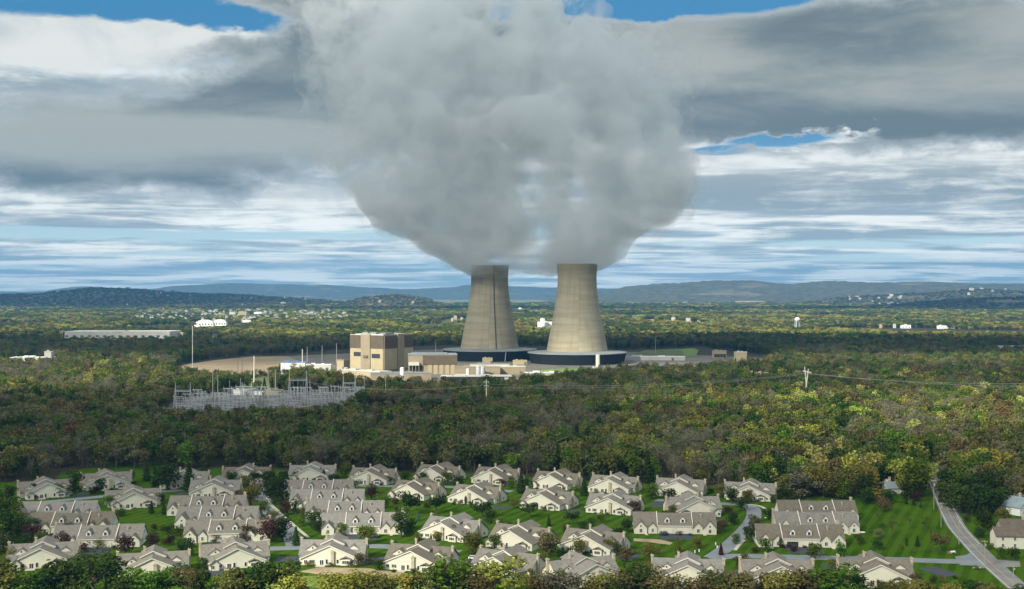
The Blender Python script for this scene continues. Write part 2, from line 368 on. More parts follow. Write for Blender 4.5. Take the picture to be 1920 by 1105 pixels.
px_sheet('meadow', [(455, 712), (500, 705), (520, 716), (500, 730), (450, 732)], .05, M['grassfield'])
px_sheet('dirt_path', [(560, 1072), (600, 1064), (690, 1066), (790, 1080), (860, 1090), (850, 1096), (760, 1088), (690, 1078), (600, 1078)], .05, M['soil'])
px_sheet('rough_grass', [(500, 1084), (600, 1080), (700, 1082), (860, 1098), (1000, 1116), (500, 1130)], .035, M['brightgrass'])

# ------------------------------------------------------------------ roads
MAIN = [(1742, 868), (1748, 885), (1757, 908), (1771, 942), (1792, 985), (1822, 1020), (1853, 1052), (1884, 1080), (1912, 1104), (1945, 1128)]
ribbon('main_road', MAIN, 8.8, .05, M['road'])
ribbon('road_marking', MAIN, .15, .056, M['paint_y'], off=.17); ribbon('road_marking', MAIN, .15, .056, M['paint_y'], off=-.17)
ribbon('road_marking', MAIN[:6], .25, .056, M['paint'], off=3.2); ribbon('road_marking', MAIN, .25, .056, M['paint'], off=-3.5)
px_sheet('road_marking', [(1824, 1064), (1838, 1064), (1840, 1066), (1824, 1066)], .060, M['paint'])
ribbon('side_street', [(1850, 1052), (1800, 1053), (1750, 1052), (1700, 1050), (1600, 1047), (1530, 1046), (1450, 1044), (1380, 1043), (1330, 1047)], 8.5, .045, M['street'])
px_sheet('side_street', [(1790, 1044), (1812, 1041), (1822, 1034), (1836, 1036), (1862, 1058), (1845, 1066), (1828, 1061), (1800, 1060)], .0475, M['street'])
px_sheet('side_street', [(1862, 1049), (1912, 1053), (1914, 1063), (1880, 1064)], .044, M['road'])
ribbon('side_street', [(1334, 1046), (1358, 1030), (1378, 1012), (1398, 992), (1412, 972), (1412, 955), (1396, 947), (1360, 945), (1300, 943), (1230, 938)], 7.5, .041, M['street'])
ribbon('curved_path', [(1398, 946), (1420, 948), (1436, 955), (1441, 965), (1436, 972)], 1.8, .052, M['concrete'])
ribbon('curved_path', [(1378, 1032), (1386, 1022), (1396, 1013)], 1.6, .052, M['concrete'])
ribbon('side_street', [(480, 1030), (560, 1027), (640, 1024), (720, 1025), (790, 1030), (860, 1036)], 8.5, .043, M['street'])
ribbon('side_street', [(478, 905), (488, 925), (496, 945), (512, 965), (532, 988), (548, 1010), (556, 1027)], 8.5, .049, M['street'])
ribbon('pavement', [(502, 930), (503, 941), (525, 962), (553, 987), (578, 1008)], 1.7, .054, M['concrete'])
ribbon('side_street', [(-60, 955), (20, 948), (100, 940), (185, 932), (260, 925), (345, 919), (420, 917)], 7.5, .042, M['street'])
ribbon('side_street', [(-40, 985), (0, 1008), (22, 1030), (30, 1050)], 7.5, .040, M['street'])
ribbon('side_street', [(640, 911), (740, 912), (860, 914), (960, 922)], 6.5, .040, M['street'])
px_sheet('soil_bed', [(1188, 1010), (1238, 1012), (1262, 1018), (1256, 1022), (1215, 1017), (1188, 1015)], .05, M['soil'])
# ------------------------------------------------------------------ clouds that shade the land (overhead, outside the picture)
def vol_mat(name, color, density, aniso=0.0, surf=None):
    m = bpy.data.materials.new(name); m.use_nodes = True
    q = NT(m.node_tree); q.n.remove(q.n['Principled BSDF'])
    v = q.new('ShaderNodeVolumePrincipled'); v.inputs['Color'].default_value = (*color, 1)
    v.inputs['Density'].default_value = density; v.inputs['Anisotropy'].default_value = aniso
    q.l.new(v.outputs[0], q.n['Material Output'].inputs['Volume'])
    return m
def ico(sub):
    import bmesh
    bm = bmesh.new(); bmesh.ops.create_icosphere(bm, subdivisions=sub, radius=1.0)
    vs = [v.co.copy() for v in bm.verts]; fs = [tuple(v.index for v in f.verts) for f in bm.faces]; bm.free(); return vs, fs
ICO4 = ico(4)
CLOUD_ALT = 2700.0
def cloud(gx, gy, rx, ry, tau, rot=0.0, thick=170.0, seed=0):
    c = Vector((gx, gy, 0)) + S * (CLOUD_ALT / S.z)
    mb = MB(); ca, sa = cos(rot), sin(rot)
    for v in ICO4[0]:
        n = noise.fractal(v * 1.6 + Vector((seed * 3.1, 0, seed)), 1.0, 2.0, 4)
        w = 1 + .22 * n; rp = min(1.0, v.x * v.x + v.y * v.y)
        x, y = v.x * rx * w, v.y * ry * w
        mb.v.append((x * ca - y * sa, x * sa + y * ca, (1 if v.z > 0 else -1) * sqrt(1 - rp * rp) * thick * (1 + .35 * n)))
    mb.f = list(ICO4[1]); mb.mi = [0] * len(mb.f)
    m = vol_mat('cloud_vapour', (.96, .97, .98), tau / (2 * thick / sin(SUN_EL)), .3)
    o = mb.build('cloud', m, loc=c, smooth=True)
    tag(o, kind='stuff'); return o
CLOUDS = [  # ground centre of the shadow, half axes, depth of shade
    (-380, 665, 340, 235, .95, 0), (350, 635, 350, 205, 1.0, 0), (-10, 700, 300, 135, .8, 0), (235, 470, 225, 85, .8, 0), (-345, 440, 185, 70, .6, 0), (-240, 960, 470, 200, 1.9, 0),
    (-60, 1280, 420, 120, 1.3, .1), (500, 1480, 520, 150, 1.3, -.1),
    (0, 2380, 1700, 430, 2.2, .02), (-1500, 2700, 800, 300, 2.2, .2), (1500, 2400, 900, 420, 2.2, -.1),
    (-4300, 9500, 2500, 1900, 2.6, .05), (-600, 7750, 2300, 650, 2.4, 0), (3200, 7700, 2000, 800, 2.4, .08)]
for i_, a_ in enumerate(CLOUDS): cloud(*a_[:5], rot=a_[5], seed=i_ + 1)

# ------------------------------------------------------------------ haze
mb = MB(); mb.box(-26000, 26000, -1600, 31500, -40, 820)
hz = mb.build('haze', vol_mat('haze_air', (.11, .38, .77), 4.2e-5, .1)); tag(hz, kind='stuff')
hz.visible_shadow = True
# ------------------------------------------------------------------ steam over the two towers
PY = 1975.0; KM = PY / F
PUFFS = [ # photo column, row, radius (all in photo pixels at 1975 m), depth offset in m
    (918, 500, 30, 40), (905, 482, 46, 40), (938, 482, 42, 30), (868, 478, 34, 10), (850, 455, 46, 20), (812, 438, 44, 0), (775, 412, 44, 10), (735, 385, 50, 0),
    (1085, 488, 30, -45), (1086, 472, 42, -45), (1115, 470, 42, -40), (1140, 452, 46, -30), (1160, 425, 48, -20), (1195, 405, 46, 0), (1225, 388, 42, 10), (1258, 372, 34, 0), (1040, 478, 40, -20), (1020, 505, 18, -30), (1030, 520, 9, -35), (1005, 470, 48, 0), (975, 462, 50, 10),
    (900, 425, 95, 30), (1000, 410, 105, 0), (1090, 395, 100, -20), (820, 370, 95, 20), (740, 340, 80, 0), (690, 300, 58, 20), (680, 245, 48, 40), (1180, 345, 95, 0), (1250, 318, 56, -10), (1240, 255, 56, 10), (1225, 205, 52, 20), (1252, 152, 32, 0), (1262, 128, 20, -10), (1200, 110, 52, 10), (1150, 150, 80, 20),
    (930, 300, 125, 10), (1060, 280, 120, -10), (800, 270, 110, 30), (1140, 240, 100, 0), (850, 170, 100, 60), (960, 190, 95, 40), (1050, 160, 90, 20), (740, 190, 90, 60), (1085, 85, 62, 30), (1010, 80, 52, 50), (1030, 20, 50, 60),
    (820, 70, 95, 90), (720, 80, 95, 100), (640, 70, 70, 140), (660, -10, 90, 160), (780, -40, 110, 130), (900, 60, 70, 110), (960, 90, 70, 90), (1000, 30, 62, 80), (930, -50, 80, 120), (600, -40, 80, 200), (700, -110, 110, 200), (1010, -60, 56, 110), (610, 150, 50, 120), (660, 190, 40, 80), (860, 110, 80, 80)]
def steam():
    mb = MB(); V3, F3 = ico(3)
    for (px, py, r, dy) in PUFFS:
        c = Vector(((px - 960) * KM, PY + dy, HC + (HZ - py) * KM)); R = r * KM; i = len(mb.v)
        for v in V3: mb.v.append(tuple(c + v * R))
        mb.f += [tuple(i + k_ for k_ in f) for f in F3]; mb.mi += [0] * len(F3)
    tmp = mb.build('steam_plume', M['white'])
    rm = tmp.modifiers.new('r', 'REMESH'); rm.mode = 'VOXEL'; rm.voxel_size = 6.0
    sm = tmp.modifiers.new('s', 'SMOOTH'); sm.factor = .5; sm.iterations = 6
    bpy.context.view_layer.update()
    dg = bpy.context.evaluated_depsgraph_get(); ev = tmp.evaluated_get(dg); me = bpy.data.meshes.new_from_object(ev)
    n = len(me.vertices); no = [v.normal.copy() for v in me.vertices]; co = [v.co.copy() for v in me.vertices]
    def billow(grow, amp, seed, mesh_):
        out = []
        for i in range(n):
            p = co[i]; low = min(1.0, max(.12, (p.z - 140) / 120)); w = Vector((noise.noise(p / 60 + Vector((seed, 0, 0))), noise.noise(p / 60 + Vector((0, seed, 5))), noise.noise(p / 60 + Vector((3, 0, seed))))) * 22
            q0 = noise.voronoi((p + w) / 120.0 + Vector((3, seed, 2)))[0]; q1 = noise.voronoi((p + w) / 58.0 + Vector((3, 1, seed)))[0]; q2 = noise.voronoi((p + w * .5) / 27.0)[0]
            f1 = noise.fractal(p / 40.0 + Vector((seed, 0, 0)), 1.0, 2.1, 4)
            h = (.32 - min(1, q0[0] ** 2)) * 52 + (.28 - min(1, q1[0] ** 2)) * 34 + (.25 - min(1, q2[0] ** 2)) * 15 + f1 * 10
            out.append(p + no[i] * (h * amp + grow) * low)
        mesh_.vertices.foreach_set('co', [x for p in out for x in p]); mesh_.polygons.foreach_set('use_smooth', [True] * len(mesh_.polygons)); mesh_.update()
    me2 = me.copy(); billow(0, 1.0, 0.0, me); billow(17, 1.35, 6.3, me2)
    def clean(mesh_):                          # one watertight skin again where the billows fold over each other
        tmp.data = mesh_; bpy.context.view_layer.update()
        r_ = bpy.data.meshes.new_from_object(tmp.evaluated_get(bpy.context.evaluated_depsgraph_get())); r_.polygons.foreach_set('use_smooth', [True] * len(r_.polygons)); return r_
    sm.iterations = 1; rm.voxel_size = 5.0; me = clean(me); me2 = clean(me2)
    bpy.data.objects.remove(tmp)
    m = vol_mat('steam', (.94, .967, .98), .024, .3)
    q = NT(m.node_tree); tr = q.new('ShaderNodeBsdfTransparent'); df = q.new('ShaderNodeBsdfDiffuse'); tl = q.new('ShaderNodeBsdfTranslucent'); mx = q.new('ShaderNodeMixShader'); m2 = q.new('ShaderNodeMixShader')
    df.inputs[0].default_value = (.86, .88, .90, 1); tl.inputs[0].default_value = (.86, .88, .90, 1)
    g = q.new('ShaderNodeNewGeometry'); lw = q.new('ShaderNodeLayerWeight'); lw.inputs[0].default_value = .5
    nz = q.noise(g.outputs['Position'], .0085, 9, .62, .5)
    vn = [x for x in q.n if x.type == 'PRINCIPLED_VOLUME'][0]
    sp = q.new('ShaderNodeSeparateXYZ'); q.put(sp.inputs[0], g.outputs['Position'])
    nh = q.m('MULTIPLY_ADD', q.noise(g.outputs['Position'], .02, 4, .6), 70.0, -35.0); nh2 = q.m('MULTIPLY_ADD', q.noise(g.outputs['Position'], .013, 4, .6), 90.0, -45.0)
    den = q.step(nz, .40, .61, .0012, .040)
    for (hx, hy, hr) in ((992, 318, 25), (1010, 355, 15), (1086, 342, 19), (940, 40, 26)):   # ragged gaps where the two columns have not closed
        ax = q.m('DIVIDE', q.m('ADD', q.m('SUBTRACT', sp.outputs[0], (hx - 960) * KM), nh), hr * KM); az = q.m('DIVIDE', q.m('ADD', q.m('SUBTRACT', sp.outputs[2], HC + (HZ - hy) * KM), nh2), hr * KM * 1.5)
        gp = q.m('EXPONENT', q.m('MULTIPLY', q.m('ADD', q.m('MULTIPLY', ax, ax), q.m('MULTIPLY', az, az)), -1.0))
        den = q.m('MULTIPLY', den, q.m('SUBTRACT', 1.0, q.m('MULTIPLY', gp, 1.15), clamp=True))
    thin = q.step(q.m('ADD', q.m('MULTIPLY_ADD', sp.outputs[2], -.45, 230.0), q.m('ADD', sp.outputs[0], nh2)), -330.0, -90.0, .10, 1.0)   # it thins out downwind, up to the left
    q.put(vn.inputs['Density'], q.m('MULTIPLY', den, thin))
    m.cycles.volume_step_rate = 0.2
    fac = .025
    m2.inputs[0].default_value = .5; q.l.new(df.outputs[0], m2.inputs[1]); q.l.new(tl.outputs[0], m2.inputs[2])
    q.put(mx.inputs[0], fac); q.l.new(tr.outputs[0], mx.inputs[1]); q.l.new(m2.outputs[0], mx.inputs[2]); q.l.new(mx.outputs[0], q.n['Material Output'].inputs['Surface'])
    me.materials.clear(); me.materials.append(m)
    o = link('steam_plume', me)
    tag(o, 'huge billowing grey white steam cloud pouring from both cooling towers', 'steam', None, 'stuff')
    mv = vol_mat('thin_steam', (.95, .972, .982), .002, .3); q = NT(mv.node_tree); g = q.new('ShaderNodeNewGeometry')
    vn = [x for x in q.n if x.type == 'PRINCIPLED_VOLUME'][0]; q.put(vn.inputs['Density'], q.step(q.noise(g.outputs['Position'], .022, 8, .64, .8), .46, .68, .0, .020)); mv.cycles.volume_step_rate = .2
    me2.materials.clear(); me2.materials.append(mv); link('outer_vapour', me2, o)
steam()
# ------------------------------------------------------------------ cooling towers
tm = bpy.data.materials.new('tower_concrete'); tm.use_nodes = True
q = NT(tm.node_tree); b = q.n['Principled BSDF']; b.inputs['Roughness'].default_value = .9; b.inputs['Specular IOR Level'].default_value = .1
tcx = q.new('ShaderNodeTexCoord'); sx = q.new('ShaderNodeSeparateXYZ'); q.put(sx.inputs[0], tcx.outputs['Object'])
ang = q.m('MULTIPLY', q.m('ARCTAN2', sx.outputs[0], sx.outputs[1]), 3.0)
rings = q.noise(q.xyz(q.m('MULTIPLY', ang, .12), 0.0, q.m('MULTIPLY', sx.outputs[2], .11)), 1.0, 4, .6)
streak = q.noise(q.xyz(q.m('MULTIPLY', ang, 2.2), 3.0, q.m('MULTIPLY', sx.outputs[2], .012)), 1.0, 5, .65)
c_ = q.mix(q.step(rings, .36, .64), (.315, .278, .195), (.390, .348, .250))
c_ = q.mix(q.m('MULTIPLY', q.step(streak, .46, .72), .4), c_, (.165, .170, .105))
c_ = q.mix(q.m('MULTIPLY', q.step(sx.outputs[2], 118.0, 158.0), .55), c_, (.130, .115, .080))
q.put(b.inputs['Base Color'], c_)
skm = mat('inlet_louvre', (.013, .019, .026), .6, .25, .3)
PROF = [(50.3, 14), (49.2, 20), (47.0, 32), (44.6, 45), (42.0, 58), (39.6, 70), (37.2, 83), (35.0, 96), (33.2, 109), (31.9, 121), (31.3, 132), (31.4, 142), (32.0, 150), (32.8, 158)]
def make_tower():
    r = thing('cooling_tower', '', 'cooling tower', (0, 0, 0))
    mb = MB(); mb.lathe(PROF + [(32.9, 159), (31.9, 159)] + [(a_ - 1.0, z_) for a_, z_ in PROF[::-1]], 96); mb.build('shell', tm, r, smooth=True)
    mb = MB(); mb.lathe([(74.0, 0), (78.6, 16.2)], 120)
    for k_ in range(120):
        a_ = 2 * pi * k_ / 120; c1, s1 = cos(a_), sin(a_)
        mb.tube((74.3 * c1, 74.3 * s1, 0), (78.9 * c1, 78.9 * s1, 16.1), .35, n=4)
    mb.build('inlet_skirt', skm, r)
    mb = MB(); mb.lathe([(80.2, 16.2), (80.2, 17.4), (79.2, 17.6), (66, 18.4), (50.1, 19.6)], 120); mb.lathe([(80.2, 16.2), (78.0, 16.2)], 120)
    mb.build('skirt_roof', M['roofgrey'], r)
    return r
lad = []
t1 = make_tower(); t1.location = (-38, 2025, 0); t1['label'] = 'left of the two concrete cooling towers, with a dark ladder line up its side'
t2 = copy_tree(t1); t2.location = (105, 1926, 0); t2['label'] = 'right and nearer of the two concrete cooling towers, beside the pale stack'
t1['group'] = t2['group'] = 'concrete cooling towers'
mb = MB(); a0 = radians(-76)
for (r0, z0), (r1, z1) in zip(PROF[:-1], PROF[1:]):
    for da in (-.010, .010):
        mb.tube(((r0 + .5) * cos(a0 + da), (r0 + .5) * sin(a0 + da), z0), ((r1 + .5) * cos(a0 + da), (r1 + .5) * sin(a0 + da), z1), .26, n=4)
    for k_ in range(4):
        u = k_ / 4; rr, zz_ = r0 + (r1 - r0) * u + .5, z0 + (z1 - z0) * u
        mb.tube((rr * cos(a0 - .02), rr * sin(a0 - .02), zz_), (rr * cos(a0 + .02), rr * sin(a0 + .02), zz_), .3, n=4)
mb.build('ladder', skm, t1)
mb = MB(); mb.tube((74.9 * cos(a0 + .12), 74.9 * sin(a0 + .12), 0), (78.9 * cos(a0 + .12), 78.9 * sin(a0 + .12), 16.1), .9, n=6); mb.build('pipe', M['metal'], t1)
mb = MB(); mb.lathe([(5.0, 0), (0, .1)], 24)
p_ = G(1121, 692); r = thing('vent_stack', 'short pale cream stack standing before the right cooling tower', 'stack', p_)
mb = MB(); mb.lathe([(3.1, 0), (3.0, 21), (2.6, 21.1), (2.6, 19)], 20); mb.build('shaft', M['palepole'], r, smooth=False)
mb = MB(); mb.box(-6, 6, -4, 4, 0, 2.4); mb.box(-7.5, -6.1, -2, 2, 0, 3.4); mb.build('plinth', M['white'], r)

# ------------------------------------------------------------------ reactor block
RZ = radians(-32)
r = thing('reactor_building', 'tall cream and brown reactor block with flat roof left of the towers', 'power station', G(719, 698), RZ)
mb = MB(); mb.box(-60, 0, 0, 69, 0, 52); mb.build('wall', M['tan'], r)
for (x0, x1) in ((-60, -38), (-24, -.3)):
    mb = MB(); mb.box(x0, x1, -1.0, -.003, 3, 33); mb.build('cladding_panel', M['cream'], r)
    mb = MB(); mb.box(x0, x1, -1.3, -.003, 33.01, 51.5)
    n_ = int((x1 - x0) / 1.5)
    for k_ in range(n_): mb.box(x0 + 1.5 * k_, x0 + 1.5 * k_ + .5, -1.7, -1.31, 33.2, 51.2)
    mb.build('louvre_panel', M['brown'], r)
for (y0, y1) in ((.5, 31), (45, 69)):
    mb = MB(); mb.box(.003, 1.0, y0, y1, 3, 33); mb.build('cladding_panel', M['cream'], r)
    mb = MB(); mb.box(.003, 1.3, y0, y1, 33.01, 51.5)
    for k_ in range(int((y1 - y0) / 1.5)): mb.box(1.31, 1.7, y0 + 1.5 * k_, y0 + 1.5 * k_ + .5, 33.2, 51.2)
    mb.build('louvre_panel', M['brown'], r)
for x0, x1, z0 in ((-53, -40, 21.5), (-20, -5.5, 19.5)):
    mb = MB(); mb.box(x0, x1, -1.35, -1.003, z0, z0 + 6); w_ = mb.build('window_band', M['glass'], r)
    mb = MB()
    for k_ in range(6): mb.box(x0 + k_ * (x1 - x0) / 5 - .15, x0 + k_ * (x1 - x0) / 5 + .15, -1.5, -1.352, z0, z0 + 6)
    mb.build('frame', M['brown'], w_)
mb = MB(); mb.box(-39.4, -22.6, -2.4, -.004, 0, 53.2); mb.build('pilaster', M['tan'], r)
mb = MB(); mb.box(.004, 2.4, 30.5, 45.5, 0, 53.2); mb.build('pilaster', M['tan'], r)
mb = MB(); mb.box(-60.4, -39.4, -.4, .4, 52, 52.8); mb.box(-22.6, .4, -.4, .4, 52, 52.8); mb.box(-.4, .4, .41, 69.4, 52.0, 52.8); mb.box(-56, -6, 6, 60, 52.003, 53.4)
mb.build('roof', M['offwhite'], r)
mb = MB(); mb.box(-30, -20, 8, 20, 53.41, 56); mb.box(-14, -4, 10, 30, 53.41, 55.2); mb.box(-50, -40, 14, 26, 53.41, 55.6); mb.build('roof_unit', M['roofgrey'], r)
mb = MB(); mb.box(-34, -26, -4.0, -2.402, 20, 23); mb.build('vent_box', M['brown'], r)

def annex(name, label, cat, px, py, rz, L, D, Hh, wallm, roofm, band=None, par=1.0, group=None):
    """A low industrial block: walls, a flat roof with parapet, doors and a window band."""
    r = thing(name, label, cat, G(px, py), rz, group)
    mb = MB(); mb.box(-L / 2, L / 2, 0, D, 0, Hh); mb.build('wall', wallm, r)
    mb = MB(); mb.box(-L / 2 - .3, L / 2 + .3, -.3, D + .3, Hh, Hh + .5); mb.box(-L / 2 - .3, L / 2 + .3, -.3, .2, Hh + .5, Hh + .5 + par)
    mb.box(-L * .3, -L * .15, D * .3, D * .6, Hh + .5, Hh + 2.4); mb.box(L * .1, L * .2, D * .4, D * .7, Hh + .5, Hh + 1.9)
    mb.build('roof', roofm, r)
    if band:
        mb = MB(); mb.box(-L * .46, L * .46, -.25, -.004, Hh * band[0], Hh * band[1]); w_ = mb.build('window_band', M['glass'], r)
        mb = MB(); n_ = max(3, int(L / 5))
        mb.box(-L * .46 - .2, L * .46 + .2, -.42, -.254, Hh * band[0] - .3, Hh * band[0] + .02)
        for k_ in range(n_ + 1): mb.box(-L * .46 + k_ * L * .92 / n_ - .2, -L * .46 + k_ * L * .92 / n_ + .2, -.4, -.253, Hh * band[0], Hh * band[1])
        mb.build('frame', wallm, w_)
    mb = MB(); mb.box(L * .3, L * .3 + 3.6, -.15, -.003, .05, min(4.2, Hh * .7)); mb.build('door', M['brown'], r)
    return r
r = annex('service_building', 'long low cream building with white roof along the foot of the reactor block', 'industrial building', 672, 709, RZ, 72, 24, 9, M['cream'], M['offwhite'])
annex('service_building', 'low tan building with pale flat roof running right from the reactor foot', 'industrial building', 752, 713, radians(6), 78, 34, 8, M['tan'], M['roofgrey'])
annex('service_building', 'small square cream block at the left corner of the reactor building', 'industrial building', 638, 693, RZ, 13, 14, 13, M['cream'], M['tan'])
# turbine hall
r = thing('turbine_hall', 'long tan turbine hall with brown upper louvres between reactor and towers', 'power station', G(812, 703), radians(5))
mb = MB(); mb.box(-34, 33, 0, 42, 0, 27); mb.build('wall', M['tan'], r)
mb = MB(); mb.box(-14, 33, -.9, -.003, 14, 26.4)
for k_ in range(30): mb.box(-14 + 1.56 * k_, -13.5 + 1.56 * k_, -1.25, -.903, 14.1, 26.2)
mb.build('louvre_panel', M['brown'], r)
for k_ in range(5):
    mb = MB(); mb.box(-7 + 7.9 * k_, -1.4 + 7.9 * k_, -.7, -.004, .5, 13.6); mb.build('cladding_panel', M['cream'], r)
mb = MB(); mb.box(-34.4, 33.4, -.4, 42.4, 27.0, 27.9); mb.box(-30, 20, 8, 34, 27.901, 29.2); mb.build('roof', M['roofgrey'], r)
mb = MB(); mb.box(-33.5, -19, -6, -.005, 13.2, 17.5); mb.build('canopy', M['offwhite'], r)
mb = MB(); mb.box(-33, -15, -.4, -.006, .2, 12.6); mb.build('loading_door', M['glass'], r)
mb = MB()
for k_ in range(4): mb.box(-33 + 4.4 * k_, -32.2 + 4.4 * k_, -5.6, -4.8, 0, 13.18)
mb.build('canopy_post', M['tan'], r)
annex('service_building', 'tan flat roofed block behind the pale roofed pump house right of the turbine hall', 'industrial building', 895, 705, radians(3), 62, 26, 11, M['tan'], M['tan'])
annex('service_building', 'tan block with a white rooftop unit below the left cooling tower', 'industrial building', 958, 702, radians(3), 40, 22, 10, M['tan'], M['offwhite'])
annex('pump_house', 'dark walled pump house under a broad pale flat roof', 'industrial building', 893, 719, radians(2), 88, 32, 8, M['dark'], M['offwhite'])
annex('pump_house', 'dark low shed with a pale roof at the wood edge below the towers', 'industrial building', 962, 722, radians(2), 34, 18, 6, M['dark'], M['offwhite'])
annex('office_block', 'long low off white office with dark window strips in front of the right tower', 'office', 1024, 712, radians(4), 54, 18, 8.5, M['offwhite'], M['white'], (.35, .62))
annex('office_block', 'white and blue striped office block near the tall pale pole', 'office', 549, 702, radians(6), 33, 26, 16, M['white'], M['blue'], (.30, .42))
annex('service_building', 'low white shed between the blue striped office and the reactor block', 'industrial building', 597, 695, radians(2), 36, 14, 8, M['offwhite'], M['white'])
annex('service_building', 'white flat shed below the left cooling tower skirt', 'industrial building', 918, 689, radians(2), 60, 9, 4.5, M['offwhite'], M['roofgrey'])
annex('service_building', 'small cream cabin on the bank under the left tower skirt', 'industrial building', 914, 682, radians(2), 16, 9, 8, M['cream'], M['cream'])
annex('service_building', 'cream box shed where the two tower skirts meet', 'industrial building', 975, 684, radians(2), 22, 9, 6, M['cream'], M['cream'])
annex('long_shed', 'long low white ribbed shed reaching right from the right tower', 'shed', 1222, 676, radians(-4), 110, 9, 6, M['offwhite'], M['white'])
annex('boxy_building', 'beige flat building with two grey shutters beyond the car park', 'industrial building', 1350, 672, radians(0), 22, 16, 12, M['cream'], M['cream'], (.15, .6))
annex('boxy_building', 'tall beige windowless box at the right end of the plant', 'industrial building', 1391, 679, radians(6), 17, 16, 15.5, M['cream'], M['offwhite'])
annex('boxy_building', 'beige flat roofed building half buried in the wood right of the plant', 'industrial building', 1420, 718, radians(-4), 28, 14, 12, M['cream'], M['cream'])
annex('low_building', 'white flat roofed building at the left end of the substation', 'industrial building', 237, 763, radians(3), 18, 10, 6, M['white'], M['white'])
annex('low_building', 'beige flat roofed building among trees above the substation', 'industrial building', 275, 737, radians(-3), 19, 10, 8, M['cream'], M['cream'])
annex('control_house', 'pale control house standing at the back of the substation', 'industrial building', 450, 741, 0, 15, 8, 5, M['white'], M['white'])
annex('control_house', 'pale low control house right of centre at the back of the substation', 'industrial building', 483, 741, 0, 16, 8, 4.5, M['white'], M['roofgrey'])
annex('control_house', 'cream relay house by the tan pole of the substation', 'industrial building', 511, 741, 0, 20, 8, 5, M['cream'], M['cream'])
# plant tanks and yard gear
for (px, py, rr, hh, lb) in ((897, 706, 3.2, 13, 'silver vertical tank on the pump house yard, left of a pair'), (905, 706, 3.2, 12, 'silver vertical tank on the pump house yard, right of a pair'), (877, 705, 2.2, 9, 'small pale tank left of the silver tanks'), (649, 702, 3.5, 8, 'pale round tank on the ledge below the reactor block'), (754, 716, 2.6, 17, 'white domed column standing before the reactor block')):
    r = thing('storage_tank', lb, 'tank', G(px, py)); mb = MB(); mb.lathe([(rr, 0), (rr, hh), (rr * .7, hh + rr * .4), (0, hh + rr * .55)], 20); mb.build('shell', M['white'] if rr < 3 else M['metal'], r, smooth=True)
    mb = MB(); mb.lathe([(rr + .15, hh * .97), (rr + .5, hh), (rr + .15, hh * 1.02)], 20); mb.build('rim', M['offwhite'], r)

# ------------------------------------------------------------------ masts and poles
def pole(px, ytop, ybase, rad, m, label, arms=(), extra=7, name='steel_pole', cat='pole', group=None, taper=.6):
    base = G(px, ybase + extra); mpp = base.y / F; hh = (ybase + extra - ytop) * mpp
    r = thing(name, label, cat, base, 0, group)
    mb = MB(); mb.tube((0, 0, 0), (0, 0, hh), rad, rad * taper, 8); mb.build('shaft', m, r)
    for (zf, half) in arms:
        mb = MB(); mb.box(-half, half, -rad * .5, rad * .5, hh * zf - .25, hh * zf + .25)
        for sx_ in (-.9, 0, .9): mb.tube((half * sx_, 0, hh * zf - .26), (half * sx_, 0, hh * zf - 1.6), .16, n=5)
        mb.build('crossarm', m, r)
    return r
base = G(361, 697); r = thing('lattice_mast', 'tall grey and white banded mast above the trees left of the field', 'mast', base)
for k_ in range(5):
    mb = MB(); z0, z1 = 13 * k_, 13 * (k_ + 1)
    mb.tube((0, 0, z0), (0, 0, z1 - .05), .6, .55, 6); mb.build('section', M['offwhite'] if k_ % 2 == 0 else M['metal'], r)
pole(476.5, 668, 712, .95, M['palepole'], 'thick pale pole standing before the ploughed field', extra=6)
pole(567, 655, 702, .85, M['palepole'], 'tall pale pole in front of the striped blue and white office', extra=3)
pole(516.5, 693, 738, .75, M['polewood'], 'tan wooden coloured pole at the back of the substation', extra=4)
for i_, (px, a_, b_, w_) in enumerate(((399, 699, 738, 'slim grey mast at the left of a pair behind the substation'), (408.5, 703, 738, 'slim grey mast at the right of a pair behind the substation'), (430.5, 713, 762, 'slim grey mast rising from the middle of the substation bays'), (451, 709, 742, 'slim grey mast by the pale control house'),
        (503, 696, 740, 'slim grey mast left of the tan pole'), (683, 706, 752, 'grey mast at the right end of the substation'), (723, 702, 755, 'grey mast standing alone right of the substation'), (581, 712, 748, 'slim grey mast right of the tall steel gantry'), (454, 668, 702, 'dark thin mast on the ploughed field, right of the other dark one'), (446, 674, 702, 'dark thin mast on the ploughed field, left of the other dark one'))):
    pole(px, a_, b_, .42, M['metal'] if i_ < 8 else M['brown'], w_, name='lightning_mast', cat='mast', group='thin masts of the substation')
for px, a_, b_, w_ in ((576, 650, 674, 'grey mast behind the blue striped office'), (604, 648, 672, 'grey mast behind the low white shed'), (631, 644, 674, 'grey mast just left of the reactor block'), (817, 641, 662, 'grey mast between turbine hall and left tower'), (1229, 634, 656, 'striped mast on the meadow right of the towers')):
    pole(px, a_, b_, .6, M['offwhite'], w_, name='lightning_mast', cat='mast', group='masts around the plant')
pole(912, 712, 768, .75, M['palepole'], 'white transmission pole rising from the wood below the towers', arms=((.93, 2.6), (.82, 2.2)), name='transmission_pole', cat='pylon')
base = G(1512, 750); mpp = base.y / F
r = thing('transmission_pole', 'pale forked transmission pole with crossarms rising from the wood at right', 'pylon', base)
H_ = (750 - 688) * mpp
mb = MB(); mb.tube((0, 0, 0), (0, 0, H_ * .5), .95, .8, 8); mb.tube((0, 0, H_ * .5), (-1.9, 0, H_), .75, .5, 8); mb.tube((.2, 0, H_ * .5), (2.1, 0, H_ * .94), .75, .5, 8); mb.build('shaft', M['palepole'], r)
